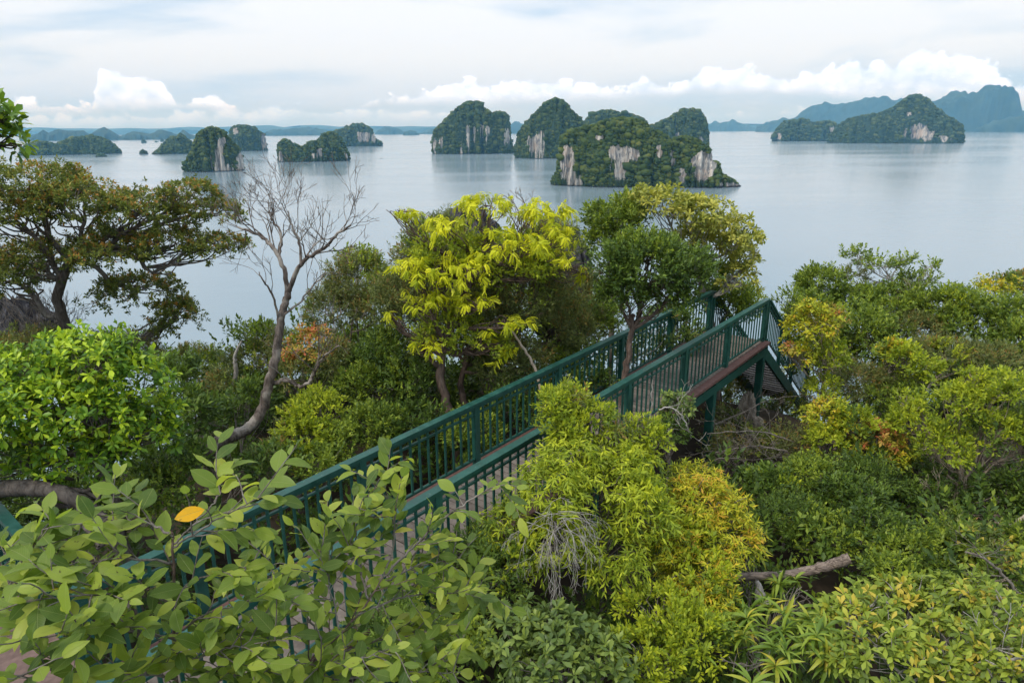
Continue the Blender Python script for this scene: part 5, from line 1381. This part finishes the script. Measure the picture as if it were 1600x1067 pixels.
big_shrub('large leaved shrub with one bright yellow leaf, filling the lower left corner', [
    ([(280, 1200, 2.9), (276, 1067, 2.9), (272, 950, 2.95), (271, 850, 3.0), (268, 828, 3.0)], 0.014, 0.35),
    ([(271, 850, 3.0), (300, 822, 3.0), (330, 790, 3.05), (350, 762, 3.1)], 0.006, 0.8),
    ([(271, 855, 3.0), (320, 825, 2.9), (370, 795, 2.85), (410, 775, 2.8)], 0.006, 0.8),
    ([(270, 838, 3.0), (235, 820, 3.05), (190, 822, 3.1), (140, 832, 3.1), (90, 850, 3.1)], 0.007, 1.1),
    ([(270, 880, 3.0), (200, 872, 2.9), (120, 880, 2.8), (50, 895, 2.75)], 0.007, 1.2),
    ([(272, 940, 2.95), (200, 930, 2.8), (120, 930, 2.6), (40, 940, 2.5)], 0.007, 1.1),
    ([(274, 1000, 2.9), (200, 985, 2.7), (120, 985, 2.5), (30, 1000, 2.35)], 0.007, 1.1),
    ([(276, 1060, 2.9), (200, 1050, 2.6), (100, 1050, 2.4), (10, 1060, 2.2)], 0.007, 1.1),
    ([(-80, 1120, 2.5), (-30, 1000, 2.6), (20, 905, 2.8), (60, 840, 2.9), (85, 805, 3.0)], 0.009, 0.9),
    ([(-40, 1020, 2.6), (-20, 930, 2.8), (0, 880, 2.9), (20, 850, 3.0)], 0.006, 0.9),
    ([(273, 930, 2.95), (310, 905, 2.95), (350, 890, 3.0), (400, 880, 3.05)], 0.006, 1.0),
    ([(275, 990, 2.9), (320, 960, 2.9), (370, 945, 2.95), (420, 930, 3.0)], 0.006, 1.0),
    ([(276, 1050, 2.9), (330, 1020, 2.8), (390, 1005, 2.8), (440, 1000, 2.8)], 0.006, 1.0),
], 300, (292, 801, 2.72), 0.138, 1.25)
big_shrub('large leaved shrub with long slanting branches reaching over the near railing', [
    ([(400, 1220, 3.1), (440, 1100, 3.15), (485, 1035, 3.2), (555, 965, 3.3), (600, 900, 3.4)], 0.015, 0.6),
    ([(600, 900, 3.4), (650, 850, 3.5), (700, 805, 3.6), (745, 775, 3.65), (785, 752, 3.7)], 0.008, 0.55),
    ([(575, 935, 3.35), (560, 880, 3.5), (545, 830, 3.6), (560, 790, 3.7), (590, 760, 3.7)], 0.007, 0.7),
    ([(600, 900, 3.4), (615, 850, 3.6), (612, 800, 3.7), (598, 745, 3.8)], 0.006, 0.6),
    ([(510, 1010, 3.2), (470, 950, 3.3), (430, 900, 3.35), (415, 865, 3.4)], 0.007, 1.0),
    ([(530, 985, 3.25), (520, 930, 3.35), (505, 890, 3.4), (500, 860, 3.45)], 0.006, 1.0),
    ([(560, 960, 3.3), (620, 935, 3.4), (690, 925, 3.5), (750, 920, 3.6)], 0.007, 1.1),
    ([(485, 1035, 3.2), (560, 1010, 3.3), (640, 990, 3.4), (720, 985, 3.5)], 0.007, 1.1),
    ([(470, 1050, 3.15), (420, 1010, 3.1), (370, 990, 3.1), (330, 970, 3.1)], 0.006, 1.0),
    ([(450, 1085, 3.15), (540, 1060, 3.1), (630, 1050, 3.1), (720, 1050, 3.2)], 0.007, 1.1),
    ([(440, 1100, 3.15), (400, 1070, 3.0), (360, 1050, 2.9), (320, 1050, 2.8)], 0.006, 1.0),
    ([(590, 915, 3.4), (640, 890, 3.5), (680, 880, 3.55), (720, 870, 3.6)], 0.006, 0.9),
    ([(455, 1080, 3.15), (500, 1040, 3.0), (560, 1030, 2.95), (620, 1010, 3.0)], 0.006, 1.0),
], 300, None, 0.118, 1.75)


def boat(label, px, py, Lm):
    r = ray(px, py); P = r * (SEA / r[2]); T = thing('boat', label, 'boat', P, 'small boats on the bay')
    n = 9; V = []; Q_ = []
    for i in range(n):
        u = -1 + 2 * i / (n - 1); wd = 0.11 * Lm * (1 - abs(u) ** 2.5) + 0.02; hh = 0.06 * Lm * (1 + 0.9 * u ** 4)
        V += [(u * Lm / 2, -wd, hh), (u * Lm / 2, -wd * 0.6, -0.1), (u * Lm / 2, wd * 0.6, -0.1), (u * Lm / 2, wd, hh)]
    for i in range(n - 1):
        for k in range(3): Q_.append((4 * i + k, 4 * i + k + 1, 4 * i + k + 5, 4 * i + k + 4))
    link('hull', raw_mesh('hull', np.array(V), np.array(Q_), smooth=False), M['bark_dead'], T)
    q = Bag(); q.bar((-Lm * 0.25, 0, Lm * 0.17), (Lm * 0.2, 0, Lm * 0.17), Lm * 0.17, 0.12)
    q.build('canopy', M['bark_white'], T)
    for sx in (-0.24, 0.19):
        for sy in (-0.07, 0.07):
            q = Bag(); q.bar((sx * Lm, sy * Lm, 0.2), (sx * Lm, sy * Lm, Lm * 0.165), 0.12, 0.12); q.build('pole', M['bark_dark'], T)
    T.rotation_euler = (0, 0, math.radians(8))


boat('tiny long boat with a flat canopy on open water right of the double humped island', 596, 248, 13)
boat('tiny boat close under the tall domed island near its right end', 777, 243, 11)
print('leaf triangles', NTRI, 'objects', len(bpy.data.objects))

# ------------------------------------------------------------------ air
hz = Bag()
x_, y_, z0_, z1_ = 31500, 31500, SEA - 5.5, 740
hz.add([(-x_, -y_, z0_), (x_, -y_, z0_), (x_, y_, z0_), (-x_, y_, z0_), (-x_, -y_, z1_), (x_, -y_, z1_), (x_, y_, z1_), (-x_, y_, z1_)],
       [(3, 2, 1, 0), (4, 5, 6, 7), (0, 1, 5, 4), (1, 2, 6, 5), (2, 3, 7, 6), (3, 0, 4, 7)])
hm, q = new_mat('haze')
pv_ = q.n('ShaderNodeVolumePrincipled'); pv_.inputs['Density'].default_value = 5e-5; pv_.inputs['Color'].default_value = (0.22, 0.60, 1.0, 1); pv_.inputs['Absorption Color'].default_value = (1, 1, 1, 1); pv_.inputs['Anisotropy'].default_value = 0.0
q.t.links.new(pv_.outputs[0], q.n('ShaderNodeOutputMaterial').inputs['Volume'])
hz.build('haze', hm, None, kind='stuff')
